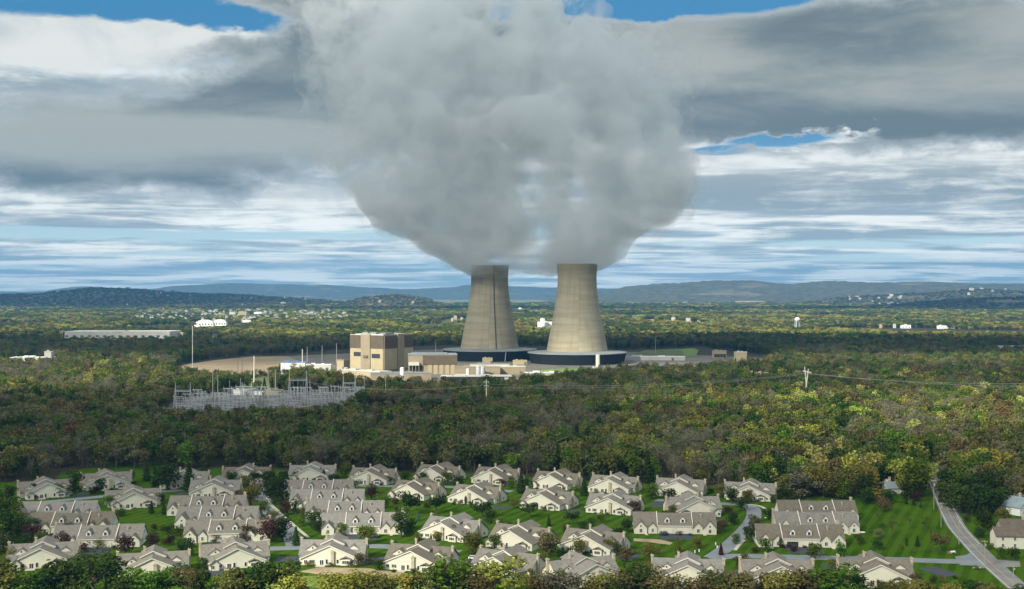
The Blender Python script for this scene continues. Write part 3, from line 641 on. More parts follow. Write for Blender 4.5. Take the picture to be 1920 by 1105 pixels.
mb = MB(); mb.hexa([(-3.6, -.35, H_ * .86), (5.2, -.35, H_ * .80), (5.2, .35, H_ * .80), (-3.6, .35, H_ * .86), (-3.6, -.35, H_ * .90), (5.2, -.35, H_ * .84), (5.2, .35, H_ * .84), (-3.6, .35, H_ * .90)]); mb.build('crossarm', M['palepole'], r)
for x_ in (-3.2, .6, 4.8): mb = MB(); mb.tube((x_, 0, H_ * .87 - x_ * .18), (x_, 0, H_ * .80 - x_ * .18), .22, n=6); mb.build('insulator', M['metal'], r)
# power lines across the wood
def wire(label, a, b, sag, rad=.11):
    mb = MB(); a = Vector(a); b = Vector(b); n_ = 24; pts = [a.lerp(b, k_ / n_) - Vector((0, 0, sag * 4 * (k_ / n_) * (1 - k_ / n_))) for k_ in range(n_ + 1)]
    for p, q_ in zip(pts[:-1], pts[1:]): mb.tube(p, q_, rad, n=4, cap=False)
    tag(mb.build('power_line', M['wire'], loc=(0, 0, 0)), label, 'cable', 'power lines over the wood')
pt = Vector((base.x, base.y, H_ * .80))
pl = G(912, 775); hl = (775 - 716) * pl.y / F
for k_, (dx, lb) in enumerate(((-3.2, 'upper power line sagging from the white pole to the forked pole'), (4.6, 'lower power line sagging from the white pole to the forked pole'))):
    wire(lb, (pl.x + dx * .7, pl.y, hl * (.93 - .1 * k_)), (pt.x + dx, pt.y, pt.z), 6)
for k_, (dx, lb) in enumerate(((-3.2, 'upper power line running right from the forked pole out of view'), (4.6, 'lower power line running right from the forked pole out of view'))):
    wire(lb, (pt.x + dx, pt.y, pt.z), (pt.x + 330, pt.y - 40, 24 - 4 * k_), 7)
wire('long power line running left from the white pole to the tall steel gantry', (pl.x - 2, pl.y, hl * .9), (*G(575, 762).xy, 24), 6)

# ------------------------------------------------------------------ substation
def gantry(px, ybase, ytop, half, label):
    base = G(px, ybase); mpp = base.y / F; hh = (ybase - ytop) * mpp; w = half * mpp
    r = thing('steel_gantry', label, 'gantry', base, 0, 'steel gantries of the substation')
    for s_ in (-1, 1):
        mb = MB()
        for (dx, dy) in ((-1.6, -1.2), (1.6, -1.2), (0, 1.6)): mb.tube((s_ * w + dx, dy, 0), (s_ * w + dx * .15, dy * .15, hh * .78), .5, .38, 6)
        mb.tube((s_ * w, 0, hh * .76), (s_ * w, 0, hh), .5, .3, 6)
        for zf in (.2, .4, .58): mb.tube((s_ * w - 1.6 * (1 - zf), -1.2 * (1 - zf), hh * zf), (s_ * w + 1.6 * (1 - zf), -1.2 * (1 - zf), hh * (zf + .05)), .16, n=4)
        mb.build('leg', M['metal'], r)
    mb = MB(); mb.tube((-w, -.5, hh * .70), (w, -.5, hh * .70), .28, n=6); mb.tube((-w, .5, hh * .70), (w, .5, hh * .70), .28, n=6); mb.tube((-w, 0, hh * .74), (w, 0, hh * .74), .28, n=6)
    for k_ in range(3): mb.tube((w * (-.6 + .6 * k_), 0, hh * .70), (w * (-.6 + .6 * k_), 0, hh * .58), .18, n=5)
    mb.build('beam', M['metal'], r)
gantry(343, 772, 718, 14, 'leftmost steel gantry of the substation, two legged with a crossbeam')
gantry(559, 758, 695, 16, 'tallest steel gantry of the substation, in front of the dark wood')
gantry(655, 757, 704, 11, 'rightmost steel gantry of the substation')
gantry(463, 746, 717, 9, 'small steel gantry at the back middle of the substation')
mb = MB()
for x_ in (-4, 0, 4):
    mb.tube((x_, 0, 0), (x_, 0, 8.5), .2, .16, 6); mb.tube((x_, 5, 0), (x_, 5, 6.0), .22, .18, 6); mb.tube((x_, 5, 6.0), (x_, 5, 8.0), .34, .34, 6)
mb.box(-5.2, 5.2, -.25, .25, 8.5, 9.0); mb.box(-4.8, 4.8, 4.8, 5.2, 4.8, 5.1); mb.tube((-4, 0, 9), (-4, 0, 11.2), .14, n=5); mb.tube((4, 0, 9), (4, 0, 11.2), .14, n=5)
for x_ in (-4, 0, 4): mb.tube((x_, 0, 8.45), (x_, 5, 7.9), .12, n=4)
bay = mb.mesh('busbar_bay', M['metal'])
SP = [G(*p) for p in SUBST]; k_ = 0
y_ = SP[2].y - 4
while y_ > SP[0].y - 40:
    x_ = -330.0
    while x_ < -90:
        if inpoly(x_, y_, [(p.x, p.y) for p in SP]) and inpoly(x_ + 6, y_, [(p.x, p.y) for p in SP]) and inpoly(x_ - 6, y_, [(p.x, p.y) for p in SP]) and rnd.random() < .62:
            o = link('busbar_bay', bay, None, (x_ + rnd.uniform(-.8, .8), y_ + rnd.uniform(-1, 1), .04), 0); o.scale.z = rnd.uniform(.65, 1.2)
            tag(o, 'grey steel busbar bay standing in the ranks of the substation yard', 'switchgear', 'ranks of busbar bays in the substation'); k_ += 1
        x_ += 13.5
    y_ -= 19
# ------------------------------------------------------------------ houses
def gable(mw, mr, a0, a1, b0, b1, eave, peak, axis='y', over=.5, th=.28, ends=(1, 1)):
    """walls + pitched roof over a0..a1 (across) and b0..b1 (along the ridge); axis = direction of the ridge"""
    mid = (a0 + a1) / 2; half = (a1 - a0) / 2; sl_ = (peak - eave) / half
    if mw is not None: mw.prism([(a0, 0), (a1, 0), (a1, eave), (mid, peak), (a0, eave)], b0, b1, axis)
    e0, e1 = b0 - over * ends[0], b1 + over * ends[1]
    for s_ in (-1, 1):
        u0, z0 = mid + s_ * (half + over), eave - over * sl_
        pr = [(mid, peak + .02), (u0, z0 + .02), (u0, z0 + .02 + th), (mid, peak + .02 + th)]
        if s_ > 0: pr = pr[::-1]
        mr.prism(pr, e0, e1, axis)
def win(parent, x, y, z, w, h, face='f', nx=2, name='window'):
    """white frame (the part) with a dark pane (sub-part); face f = towards -Y at plane y, l/r = towards -X / +X at plane x"""
    fr, pn = MB(), MB(); t_ = .16
    def bx(mb, u0, u1, v0, v1, d0, d1):
        if face == 'f': mb.box(x + u0, x + u1, y - d1, y - d0, z + v0, z + v1)
        elif face == 'r': mb.box(x + d0, x + d1, y + u0, y + u1, z + v0, z + v1)
        else: mb.box(x - d1, x - d0, y + u0, y + u1, z + v0, z + v1)
    bx(fr, -w / 2 - t_, w / 2 + t_, -t_, h + t_, .01, .07)
    for k_ in range(nx + 1):
        u = -w / 2 + w * k_ / nx; bx(fr, u - .05, u + .05, .02, h - .02, .085, .13)
    bx(pn, -w / 2, w / 2, 0, h, .02, .084)
    o = fr.build(name, M['trim'], parent); pn.build('pane', M['glass'], o); return o
def chimney(parent, x, y, z0, z1, w=1.3, d_=1.0):
    mb = MB(); mb.box(x - w / 2, x + w / 2, y - d_ / 2, y + d_ / 2, z0, z1); mb.box(x - w / 2 - .15, x + w / 2 + .15, y - d_ / 2 - .15, y + d_ / 2 + .15, z1, z1 + .3)
    mb.tube((x - .25, y, z1 + .3), (x - .25, y, z1 + .8), .18, n=8)
    return mb.build('chimney', M['stone'], parent)
def make_twin(v=0):
    r = thing('twin_house', '', 'house', (0, 0, 0))
    mw, mr = MB(), MB()
    fw = 11.9 if v == 0 else 11.2
    gable(mw, mr, -fw, fw, 0, 12, 2.8, 8.0)                                      # broad front wing
    gable(mw, mr, 6.003, 20, -13.4, 13.4, 3.0, 7.6, 'x')                         # cross block
    gable(mw, mr, -4.6, 4.6, 8.5, 20.4, 7.0, 9.1, ends=(1, 1))                   # raised rear gable
    gable(mw, mr, -11.0, -5.4, 7.6, 12.5, 4.9, 6.7, over=.3); gable(mw, mr, 6.0, 11.2, 8.2, 12.5, 4.8, 6.5, over=.3)
    mw.box(4.6, 8.6, -1.1, -.003, 0, 2.5); gable(None, mr, 4.4, 8.8, -1.2, .2, 2.5, 3.5, over=.25, ends=(1, 0))
    if v: gable(mw, mr, -10.9, -7.3, -1.8, 4, 2.6, 4.2)
    mw.build('wall', M['wall'], r); rf = mr.build('roof', M['shingle'], r)
    chimney(rf, 13.9, 11.5, 0, 8.3, .9, 1.3); chimney(rf, -3.6, 15.2, 7, 9.5, .8, .8); chimney(rf, -13.9, 14.2, 0, 8.3, .9, 1.3)
    if v == 0: chimney(rf, 1.2, -.45, 0, 5.6, 1.3, .8)
    for x_, z_, a_, h_, n_ in ((-7.2, .9, 2.2, 1.3, 3), (-1.2, .5, 1.0, 1.9, 1), (3.3, .7, 1.0, 1.6, 1)): win(r, x_, 0, z_, a_, h_, nx=n_)
    win(r, 6.6, -1.1, .8, 2.6, 1.2, nx=3); win(r, -9.9, 0 if v == 0 else -1.8, .8, 1.3, 1.3); win(r, 9.9, 0, .8, 1.0, 1.3)
    win(r, 13.4, 9.2, .9, 1.4, 1.4, 'r'); win(r, 13.4, 16.2, .9, 1.4, 1.4, 'r'); win(r, -13.4, 15.4, .9, 1.4, 1.4, 'l')
    win(r, -8.2, 7.6, 5.2, .8, .7, nx=1)
    mb = MB(); mb.box(-4.2, -2.4, -.10, -.004, .1, 2.2); d_ = mb.build('patio_door', M['trim'], r)
    mb = MB(); mb.box(-4.05, -3.36, -.13, -.103, .2, 2.1); mb.box(-3.24, -2.55, -.13, -.103, .2, 2.1); mb.build('pane', M['glass'], d_)
    mb = MB()
    for a0, a1, b0, ev, pk in ((-fw, fw, -.5, 2.8, 8.0), (-4.6, 4.6, 8.0, 7.0, 9.1)):
        hf = (a1 - a0) / 2; s_ = (pk - ev) / hf; ov = .5
        for sg in (-1, 1):
            p_ = [(sg * (hf + ov), ev - ov * s_ - .12), (0, pk - .12), (0, pk + .24), (sg * (hf + ov), ev - ov * s_ + .24)]
            mb.prism(p_ if sg < 0 else p_[::-1], b0 - .06, b0 - .003, 'y')
    mb.build('fascia', M['trim'], r)
    mb = MB(); mb.box(-5.4, -1.6, -3.4, -.01, .02, .14); mb.build('patio', M['concrete'], r)
    return r
def make_row(v=0):
    r = thing('row_house', '', 'row house', (0, 0, 0))
    mw, mr = MB(), MB(); L = 19.0
    gable(mw, mr, 1.5, 15.5, -L, -8.2, 3.2, 8.3, 'x', over=.45); gable(mw, mr, .003, 16.2, -8.15, 8.15, 3.7, 8.0, 'x', over=.35, ends=(0, 0)); gable(mw, mr, 1.5, 15.5, 8.2, L, 3.2, 8.35, 'x', over=.45)
    fg = ((-16.0, 2.9, -1.2, 5.8), (-10.5, 2.2, -.4, 4.9), (10.6, 2.4, -.6, 5.2), (15.9, 3.0, -1.6, 6.1)) if v == 0 else ((-15.6, 3.3, -2.0, 6.6), (-10.2, 2.1, -.4, 4.8), (10.9, 2.6, -1.2, 5.5), (16.2, 2.6, -.6, 5.4))
    for (cx_, hw, y0, pk) in fg: gable(mw, mr, cx_ - hw, cx_ + hw, y0, 6, 2.7, pk, over=.3)
    mw.build('wall', M['wall'], r); rf = mr.build('roof', M['shingle'], r)
    for x_ in (-3.6, 3.6):                                                        # dormers
        dm, dr = MB(), MB(); gable(dm, dr, x_ - 1.15, x_ + 1.15, 1.7, 6, 6.3, 7.6, over=.22, th=.16)
        dm.box(x_ - 1.15, x_ + 1.15, 1.703, 4, 4.4, 6.25)
        dmo = dm.build('dormer', M['white'], r); dr.build('dormer_roof', M['shingle'], dmo); win(dmo, x_, 1.7, 5.0, 1.2, 1.3, nx=1)
    for x_ in (-3.95, 3.95):
        mb = MB(); mb.box(x_ - 2.6, x_ + 2.6, -.10, -.004, .05, 2.45)
        for k_ in range(4): mb.box(x_ - 2.6, x_ + 2.6, -.125, -.103, .1 + .6 * k_, .62 + .6 * k_)
        mb.build('garage_door', M['door'], r)
    for (cx_, hw, y0, pk) in fg:
        win(r, cx_, y0, .75, 1.3 if hw > 2.2 else 1.0, 1.6)
        if hw > 2.4: win(r, cx_, y0, 3.3, .8, .8, nx=1)
    for x_ in (-13.4, 13.4):
        mb = MB(); mb.box(x_ - .5, x_ + .5, 1.39, 1.497, .1, 2.2); mb.build('front_door', M['darkdoor'], r)
    for s_, f_ in ((-1, 'l'), (1, 'r')):
        for y_ in (4.8, 11.5): win(r, s_ * L, y_, .9, 1.4, 1.4, f_)
        win(r, s_ * L, 8.5, 4.6, 1.2, 1.3, f_)
    chimney(rf, -19.45, 9.8, 0, 9.2, .8, 1.5) if v else chimney(rf, 18.0, 10.6, 6, 9.4, 1.2, 1.0)
    chimney(rf, 12.5, 5.8, 4, 7.6, .5, .5)
    mb = MB()
    for xr in (-8.18, 8.18):
        pr = [(-.3, 3.42), (8.5, 8.62), (8.5, 8.92), (-.3, 3.72)]
        mb.prism(pr[::-1], xr - .14, xr + .14, 'x')
    mb.box(-8.0, 8.0, -.42, -.36, 3.38, 3.75)
    mb.build('fascia', M['trim'], r)
    mb = MB()
    for x_ in (-13.4, 13.4): mb.box(x_ - .7, x_ + .7, -4, 1.3, .02, .12)
    mb.build('front_step', M['concrete'], r)
    return r
PROTO = {'twin': [make_twin(0), make_twin(1)], 'row': [make_row(0), make_row(1)]}
USED = set(); HOUSE = []
def place(kind, px, py, deg, label, nick, v=0, s=1.0, mirror=False, group=None):
    p0 = PROTO[kind][v]
    if p0.name in USED: o = copy_tree(p0)
    else: o = p0; USED.add(p0.name)
    p = G(px, py); o.location = p; o.rotation_euler = (0, 0, radians(deg)); o.scale = (s * (-1 if mirror else 1), s, s)
    o['label'] = label; o['group'] = group; HOUSE.append((px, py, nick)); return o
TW = [  # px, py, turn (deg), variant, mirror, label, nick
    (90, 934, 28, 1, 0, 'leftmost twin house of the back row, white gable turned right, trees before it', 'the leftmost twin house'),
    (203, 918, 24, 0, 0, 'small looking twin house at the left edge of the meadow, white car beside it', 'the twin house at the meadow edge'),
    (338, 916, 2, 1, 0, 'twin house half hidden between dark trees right of the meadow', 'the twin house between dark trees'),
    (455, 907, 2, 0, 1, 'twin house in the back row right beside the lane head', 'the back twin house left of the lane'),
    (580, 903, 0, 1, 0, 'back row twin house with a small dark conifer at each side of its gable', 'the twin house with two small conifers'),
    (688, 909, -14, 0, 0, 'back row twin house with cream gable and round bushes, right of the row houses', 'the back twin house with round bushes'),
    (806, 903, -27, 1, 0, 'second back row twin house right of the four stepped row houses', 'the second back twin house'),
    (917, 908, -27, 0, 0, 'third back row twin house right of the row houses, big conifer by its right end', 'the twin house with the big dark conifer'),
    (1030, 917, -27, 1, 0, 'fourth back row twin house, a light round bush before its gable', 'the twin house with the light round bush'),
    (1140, 925, -24, 0, 0, 'fifth back row twin house, right behind the second row house with dark bay', 'the fifth back twin house'),
    (1268, 931, -20, 1, 0, 'back row twin house above the long row house, green trees at both sides', 'the back twin house above the row house'),
    (1403, 939, -16, 0, 0, 'rightmost twin house of the back row, above the curved street', 'the rightmost back twin house'),
    (252, 953, 20, 1, 0, 'twin house with two stone chimneys at left, on the lawn between the row groups', 'the twin house with two left chimneys'),
    (397, 934, 3, 0, 0, 'twin house just behind the middle group of three row houses', 'the twin house behind the middle row houses'),
    (762, 936, -28, 1, 0, 'second row twin house on the upper left corner of the long green', 'the twin house at the left of the green'),
    (876, 945, -27, 0, 0, 'second row twin house with a white roof stripe above the green', 'the twin house with the white roof stripe'),
    (1012, 955, -26, 1, 0, 'second row twin house with two chimneys on its gable above the green', 'the twin house with twin gable chimneys'),
    (1140, 964, -22, 0, 0, 'second row twin house at the right end of the green', 'the twin house at the right of the green'),
    (1310, 969, 6, 1, 1, 'twin house rising right behind the single long row house', 'the twin house behind the long row house'),
    (826, 1013, -29, 0, 0, 'twin house at the lower left of the green, stone chimney at its right end', 'the twin house at the lower left of the green'),
    (955, 1029, -29, 1, 0, 'twin house in the middle below the green, dark upright shrubs before it', 'the twin house in the middle below the green'),
    (1095, 1039, -27, 0, 0, 'twin house at the lower right of the green, soil bed to its right', 'the twin house by the soil bed'),
    (75, 1066, 14, 1, 0, 'leftmost twin house of the front row, mostly hidden by a dark tree', 'the leftmost front twin house'),
    (285, 1086, 14, 0, 0, 'front row twin house second from left, sunk behind the big dark trees', 'the second front twin house'),
    (445, 1066, 18, 1, 0, 'front row twin house third from left with a dark driveway at its left', 'the third front twin house'),
    (618, 1060, 0, 0, 0, 'brightly sunlit symmetrical twin house facing the viewer by the dirt path', 'the sunlit symmetrical twin house'),
    (770, 1071, -17, 0, 0, 'brightly sunlit twin house with a glowing tan roof above the dirt path', 'the sunlit tan roofed twin house'),
    (925, 1083, -29, 1, 0, 'front row twin house right of the sunlit pair, bright yellow tree before it', 'the twin house behind the yellow tree'),
    (1118, 1098, 24, 0, 0, 'front row twin house turned right with a mossy looking long roof', 'the mossy roofed twin house'),
    (1290, 1100, -8, 1, 0, 'front row twin house below the cul de sac, maroon tree at its left', 'the twin house below the street mouth'),
    (1466, 1102, -3, 0, 0, 'front row twin house directly below the right group of row houses', 'the twin house below the right row houses'),
    (1652, 1099, -6, 1, 0, 'rightmost front row twin house with dark driveway by the side street', 'the rightmost front twin house')]
for (px, py, a_, v_, mi_, lb, nk) in TW: place('twin', px, py, a_, lb, nk, v_, 1.0, bool(mi_), 'cream twin houses of the estate')
RW = [
    (100, 978, 5, 1, 'rearmost of the left three row houses, partly behind the dark hedge', 'the left rear row house'),
    (128, 1001, 5, 0, 'middle one of the left three row houses', 'the left middle row house'),
    (180, 1027, 6, 1, 'front one of the left three row houses, maroon trees along its front', 'the left front row house'),
    (385, 966, 3, 0, 'rearmost of the middle three row houses beside the left lawn', 'the middle group rear row house'),
    (404, 989, 3, 1, 'second of the middle three row houses, white step at its left end', 'the middle group second row house'),
    (424, 1016, 4, 0, 'front one of the middle three row houses with pale garage doors', 'the middle group front row house'),
    (594, 933, 1, 0, 'rearmost of the four stepped row houses right of the lane', 'the rearmost stepped row house'),
    (611, 953, 1, 1, 'second from the back of the four stepped row houses', 'the second stepped row house'),
    (645, 977, 2, 1, 'third from the back of the four stepped row houses', 'the third stepped row house'),
    (680, 1002, 3, 0, 'front one of the four stepped row houses, dark car by its garage', 'the front stepped row house'),
    (1266, 1001, -3, 0, 'single long row house right of the green with a dark car at its garage', 'the single long row house'),
    (1536, 976, -2, 0, 'rearmost of the right three row houses below the brown trees', 'the right group rear row house'),
    (1535, 1000, -2, 1, 'middle one of the right three row houses, small patio at its right end', 'the right group middle row house'),
    (1503, 1026, -3, 0, 'front one of the right three row houses with one garage standing open', 'the right group front row house')]
for (px, py, a_, v_, lb, nk) in RW:
    o_ = place('row', px, py, a_, lb, nk, v_, 1.0, False, 'long grey roofed row houses')
    if 'open' in lb:
        mb = MB(); mb.box(-6.4, -1.5, -.17, -.128, .06, 2.4); mb.build('garage_shade_panel', M['dark'], o_)  # dark panel over the door stands in for the shaded garage interior
for k_ in PROTO:
    for o in PROTO[k_]:
        if o.name not in USED:
            for c in list(o.children_recursive): bpy.data.objects.remove(c)
            bpy.data.objects.remove(o)
# driveways and paths of the houses
def drive(px, py, rot, w, l, m=None):
    p = G(px, py); c, s_ = cos(radians(rot)), sin(radians(rot)); mb = MB()
    mb.face([(x * c - y * s_, x * s_ + y * c, .058) for x, y in ((-w / 2, -l), (w / 2, -l), (w / 2, 0), (-w / 2, 0))])
    tag(mb.build('driveway', m or M['asphalt'], loc=(p.x, p.y, 0)), kind='structure')
for (px, py, a_, v_, lb, nk) in RW: drive(px, py + .2, a_, 15, 13)
for a_ in ((545, 1043, 8, 11, 12), (708, 1045, 0, 10, 14), (390, 1070, 10, 13, 9), (880, 1050, -20, 9, 10), (1065, 1056, 0, 9, 12), (1185, 1038, -20, 8, 12), (1245, 941, -25, 8, 16), (1370, 1070, 20, 9, 18), (1565, 1058, 0, 12, 14), (1738, 1064, 16, 9, 16), (160, 925, 0, 8, 12), (945, 950, -20, 10, 8), (1085, 957, -20, 8, 8), (1190, 955, -20, 8, 12), (350, 925, 0, 9, 8), (1330, 975, 0, 8, 10), (1220, 980, 0, 8, 6)): drive(*a_)

# other houses
def house(label, nick, px, py, deg, L, D, eave, peak, roofm, wallm, storeys=1, name='house', axis='x', extra=None):
    r = thing(name, label, 'house', G(px, py), radians(deg)); mw, mr = MB(), MB()
    if axis == 'x': gable(mw, mr, 0, D, -L / 2, L / 2, eave, peak, 'x')
    else: gable(mw, mr, -L / 2, L / 2, 0, D, eave, peak, 'y')
    if extra: gable(mw, mr, *extra[:6], extra[6])
    mw.build('wall', wallm, r); rf = mr.build('roof', roofm, r)
    for s_ in range(storeys):
        n_ = max(2, int(L / 4.5))
        for k_ in range(n_):
            if s_ == 0 and k_ == n_ // 2: continue
            win(r, -L / 2 + L * (k_ + .5) / n_, 0, .9 + 2.8 * s_, 1.1, 1.3)
    x_ = -L / 2 + L * (n_ // 2 + .5) / n_
    mb = MB(); mb.box(x_ - .55, x_ + .55, -.12, -.004, .05, 2.2); mb.build('front_door', M['white'], r)
    chimney(rf, L * .28, D * .5, eave, peak + 1.2)
    HOUSE.append((px, py, nick)); return r
house('two storey cream house with long brown roof and balcony line at the right edge', 'the two storey house', 1926, 1030, -4, 26, 9, 5.6, 8.6, M['shingle_far'], M['wall'], 2)
house('low brown roofed wing standing behind the two storey house at the right edge', 'the low brown wing', 1908, 1002, -4, 14, 8, 3.4, 6.2, M['shingle_far'], M['stone'], 1)
house('white house with blue grey roof and dormer at the right edge', 'the white house at the right edge', 1926, 966, 34, 12, 12, 4.2, 8.4, M['bluegrey'], M['white'], 1, axis='y')
house('large blue grey house half hidden by thin trees behind the right row houses', 'the blue grey house', 1494, 905, -3, 30, 12, 4.6, 8.6, M['bluegrey'], M['bluegrey'], 1)
house('small white shed like house right of the blue grey house', 'the small white house', 1540, 897, -6, 14, 8, 3, 5, M['offwhite'], M['white'], 1)
house('grey white cottage under the big green tree by the road', 'the grey cottage', 1690, 926, 10, 15, 9, 3.2, 6.0, M['bluegrey'], M['offwhite'], 1)
house('narrow white gabled shed left of the grey cottage', 'the white shed', 1666, 923, 0, 5, 6, 4.6, 6.6, M['offwhite'], M['white'], 1, axis='y')
house('brown roofed small house alone in the wood above the estate', 'the lone brown roofed house', 1438, 868, -2, 11, 8, 3.2, 6.4, M['shingle_far'], M['wall'], 1)
house('small white house lost in the wood below the forked pole', 'the white house in the wood', 1496, 801, 4, 18, 8, 4.5, 6.5, M['offwhite'], M['white'], 1)
house('pale hidden house among bare trees behind the back row', 'the pale hidden house', 1085, 862, 0, 14, 9, 3.5, 6.5, M['bluegrey'], M['offwhite'], 1)
house('white flat fronted house in the wood at far right below the wires', 'the white wood house', 1814, 736, 0, 14, 9, 4.5, 7, M['offwhite'], M['white'], 1)
house('grey shed in the dark wood right of the plant', 'the grey shed', 1666, 690, 0, 20, 10, 5, 7, M['offwhite'], M['offwhite'], 1)

# ------------------------------------------------------------------ street things
def upole(px, ytop, ybase, label):
    base = G(px, ybase); hh = (ybase - ytop) * base.y / F
    r = thing('utility_pole', label, 'utility pole', base, radians(-35), 'wooden utility poles along the main road')
    mb = MB(); mb.tube((0, 0, 0), (0, 0, hh), .17, .11, 8); mb.build('shaft', M['polewood'], r)
    mb = MB(); mb.box(-1.3, 1.3, -.07, .07, hh * .94, hh * .96)
    for x_ in (-1.1, -.4, .4, 1.1): mb.tube((x_, 0, hh * .96), (x_, 0, hh * .985), .07, n=6)
    mb.build('crossarm', M['polewood'], r)
    mb = MB(); mb.tube((.42, 0, hh * .78), (.42, 0, hh * .87), .27, .27, 10); mb.build('transformer', M['metal'], r)
upole(1751, 899, 956, 'utility pole nearest the wood on the left verge of the main road')
upole(1764.5, 942, 989, 'thin utility pole on the lawn edge, second from the wood')
upole(1798, 971, 1021, 'utility pole on the left verge halfway down the main road')
upole(1846.5, 1013, 1064, 'utility pole standing at the junction of side street and main road')
upole(1900, 1060, 1100, 'utility pole on the right of the main road, nearest of all')
def car(label, px, py, rz, m, group=None, s=1.0, parts=True):
    r = thing('parked_car', label, 'car', G(px, py) + Vector((0, 0, .06)), rz, group); r.scale = (s, s, s)
    mb = MB(); mb.hexa([(-2.2, -.9, .3), (2.2, -.9, .3), (2.2, .9, .3), (-2.2, .9, .3), (-2.15, -.85, .95), (2.1, -.85, .9), (2.1, .85, .9), (-2.15, .85, .95)])
    mb.hexa([(-1.9, -.82, .951), (1.0, -.82, .951), (1.0, .82, .951), (-1.9, .82, .951), (-1.6, -.68, 1.5), (.35, -.68, 1.5), (.35, .68, 1.5), (-1.6, .68, 1.5)])
    mb.build('body', m, r)
    mb = MB(); mb.hexa([(-1.75, -.845, 1.0), (.85, -.845, 1.0), (.85, .845, 1.0), (-1.75, .845, 1.0), (-1.55, -.73, 1.42), (.38, -.73, 1.42), (.38, .73, 1.42), (-1.55, .73, 1.42)]); mb.build('window', M['glass'], r)
    if parts:
        for x_ in (-1.4, 1.4):
            for y_ in (-.88, .88):
                mb = MB(); mb.tube((x_, y_ - .1, .32), (x_, y_ + .1, .32), .32, n=12); mb.build('wheel', M['tyre'], r)
car('dark car parked before the garage of the single long row house', 1247, 1003, radians(80), M['carblack'], s=1.15)
car('dark car parked at the garage of the front stepped row house', 707, 1008, radians(90), M['carblack'])
car('white car in the drive of the twin house at the meadow edge', 163, 920, radians(20), M['carwhite'])
car('small pale car on the side street below the tan roofed twin house', 888, 1049, radians(-10), M['carwhite'])
car('dark car in the open garage mouth of the right front row house', 1487, 1028, radians(90), M['carblack'])
rc = random.Random(5)
PARK = []
for k_ in range(26):
    px = rc.uniform(1252, 1325) if k_ < 17 else rc.uniform(1345, 1430); py = rc.choice((688, 690.5, 693, 696)) + (px - 1290) * -.01
    PARK.append((px, py))
for k_, (px, py) in enumerate(PARK):
    car(('dark' if k_ % 3 else 'white') + ' car parked in the plant car park right of the right tower', px, py, radians(80 + rc.uniform(-8, 8)), M['carblack' if k_ % 3 else 'carwhite'], 'cars in the plant car park', 1.1, False)
r = thing('garden_bench', 'small white bench with a red box on the lawn corner by the junction', 'bench', G(1787, 1037.5), radians(20))
mb = MB(); mb.box(-1.4, 1.4, -.35, .35, .42, .52); mb.build('seat', M['white'], r)
mb = MB(); mb.box(-1.4, 1.4, .30, .40, .53, 1.0); mb.build('backrest', M['white'], r)
for x_ in (-1.2, 1.2): mb = MB(); mb.box(x_ - .08, x_ + .08, -.3, .3, 0, .419); mb.build('leg', M['white'], r)
mb = MB(); mb.box(-2.6, -1.7, -.3, .3, 0, .8); mb.box(-2.65, -1.65, -.35, .35, .8, .9); tag(mb.build('planter_box', M['pink'], loc=G(1787, 1037.5), rz=radians(20)), 'dark red box beside the white bench on the lawn corner', 'box')
r = thing('patio_table', 'white patio table on the lawn by the right end of the middle right row house', 'table', G(1616, 1001))
mb = MB(); mb.tube((0, 0, .7), (0, 0, .78), 1.6, n=16); mb.build('tabletop', M['white'], r)
mb = MB(); mb.tube((0, 0, 0), (0, 0, .7), .12, n=8); mb.tube((0, 0, 0), (0, 0, .06), .6, n=12); mb.build('pedestal', M['white'], r)
for k_, (px, py) in enumerate(((1303, 1037), (1311, 1035), (1345, 1028), (1437, 1033), (1566, 1055), (1342, 1022))):
    lb = ('white utility box by the street mouth, left of a pair', 'white utility box by the street mouth, right of a pair', 'white post box at the foot of the curved street', 'small yellow post marker before the right front row house', 'small yellow post marker at the end of the driveway below the row houses', 'white hydrant post on the grass by the curved street')[k_]
    r = thing('street_marker', lb, 'marker post', G(px, py)); m_ = M['paint_y'] if k_ in (3, 4) else M['white']
    mb = MB(); mb.tube((0, 0, 0), (0, 0, .9), .28, .24, 8); mb.build('post', m_, r); mb = MB(); mb.tube((0, 0, .9), (0, 0, 1.15), .36, .1, 8); mb.build('cap', m_, r)
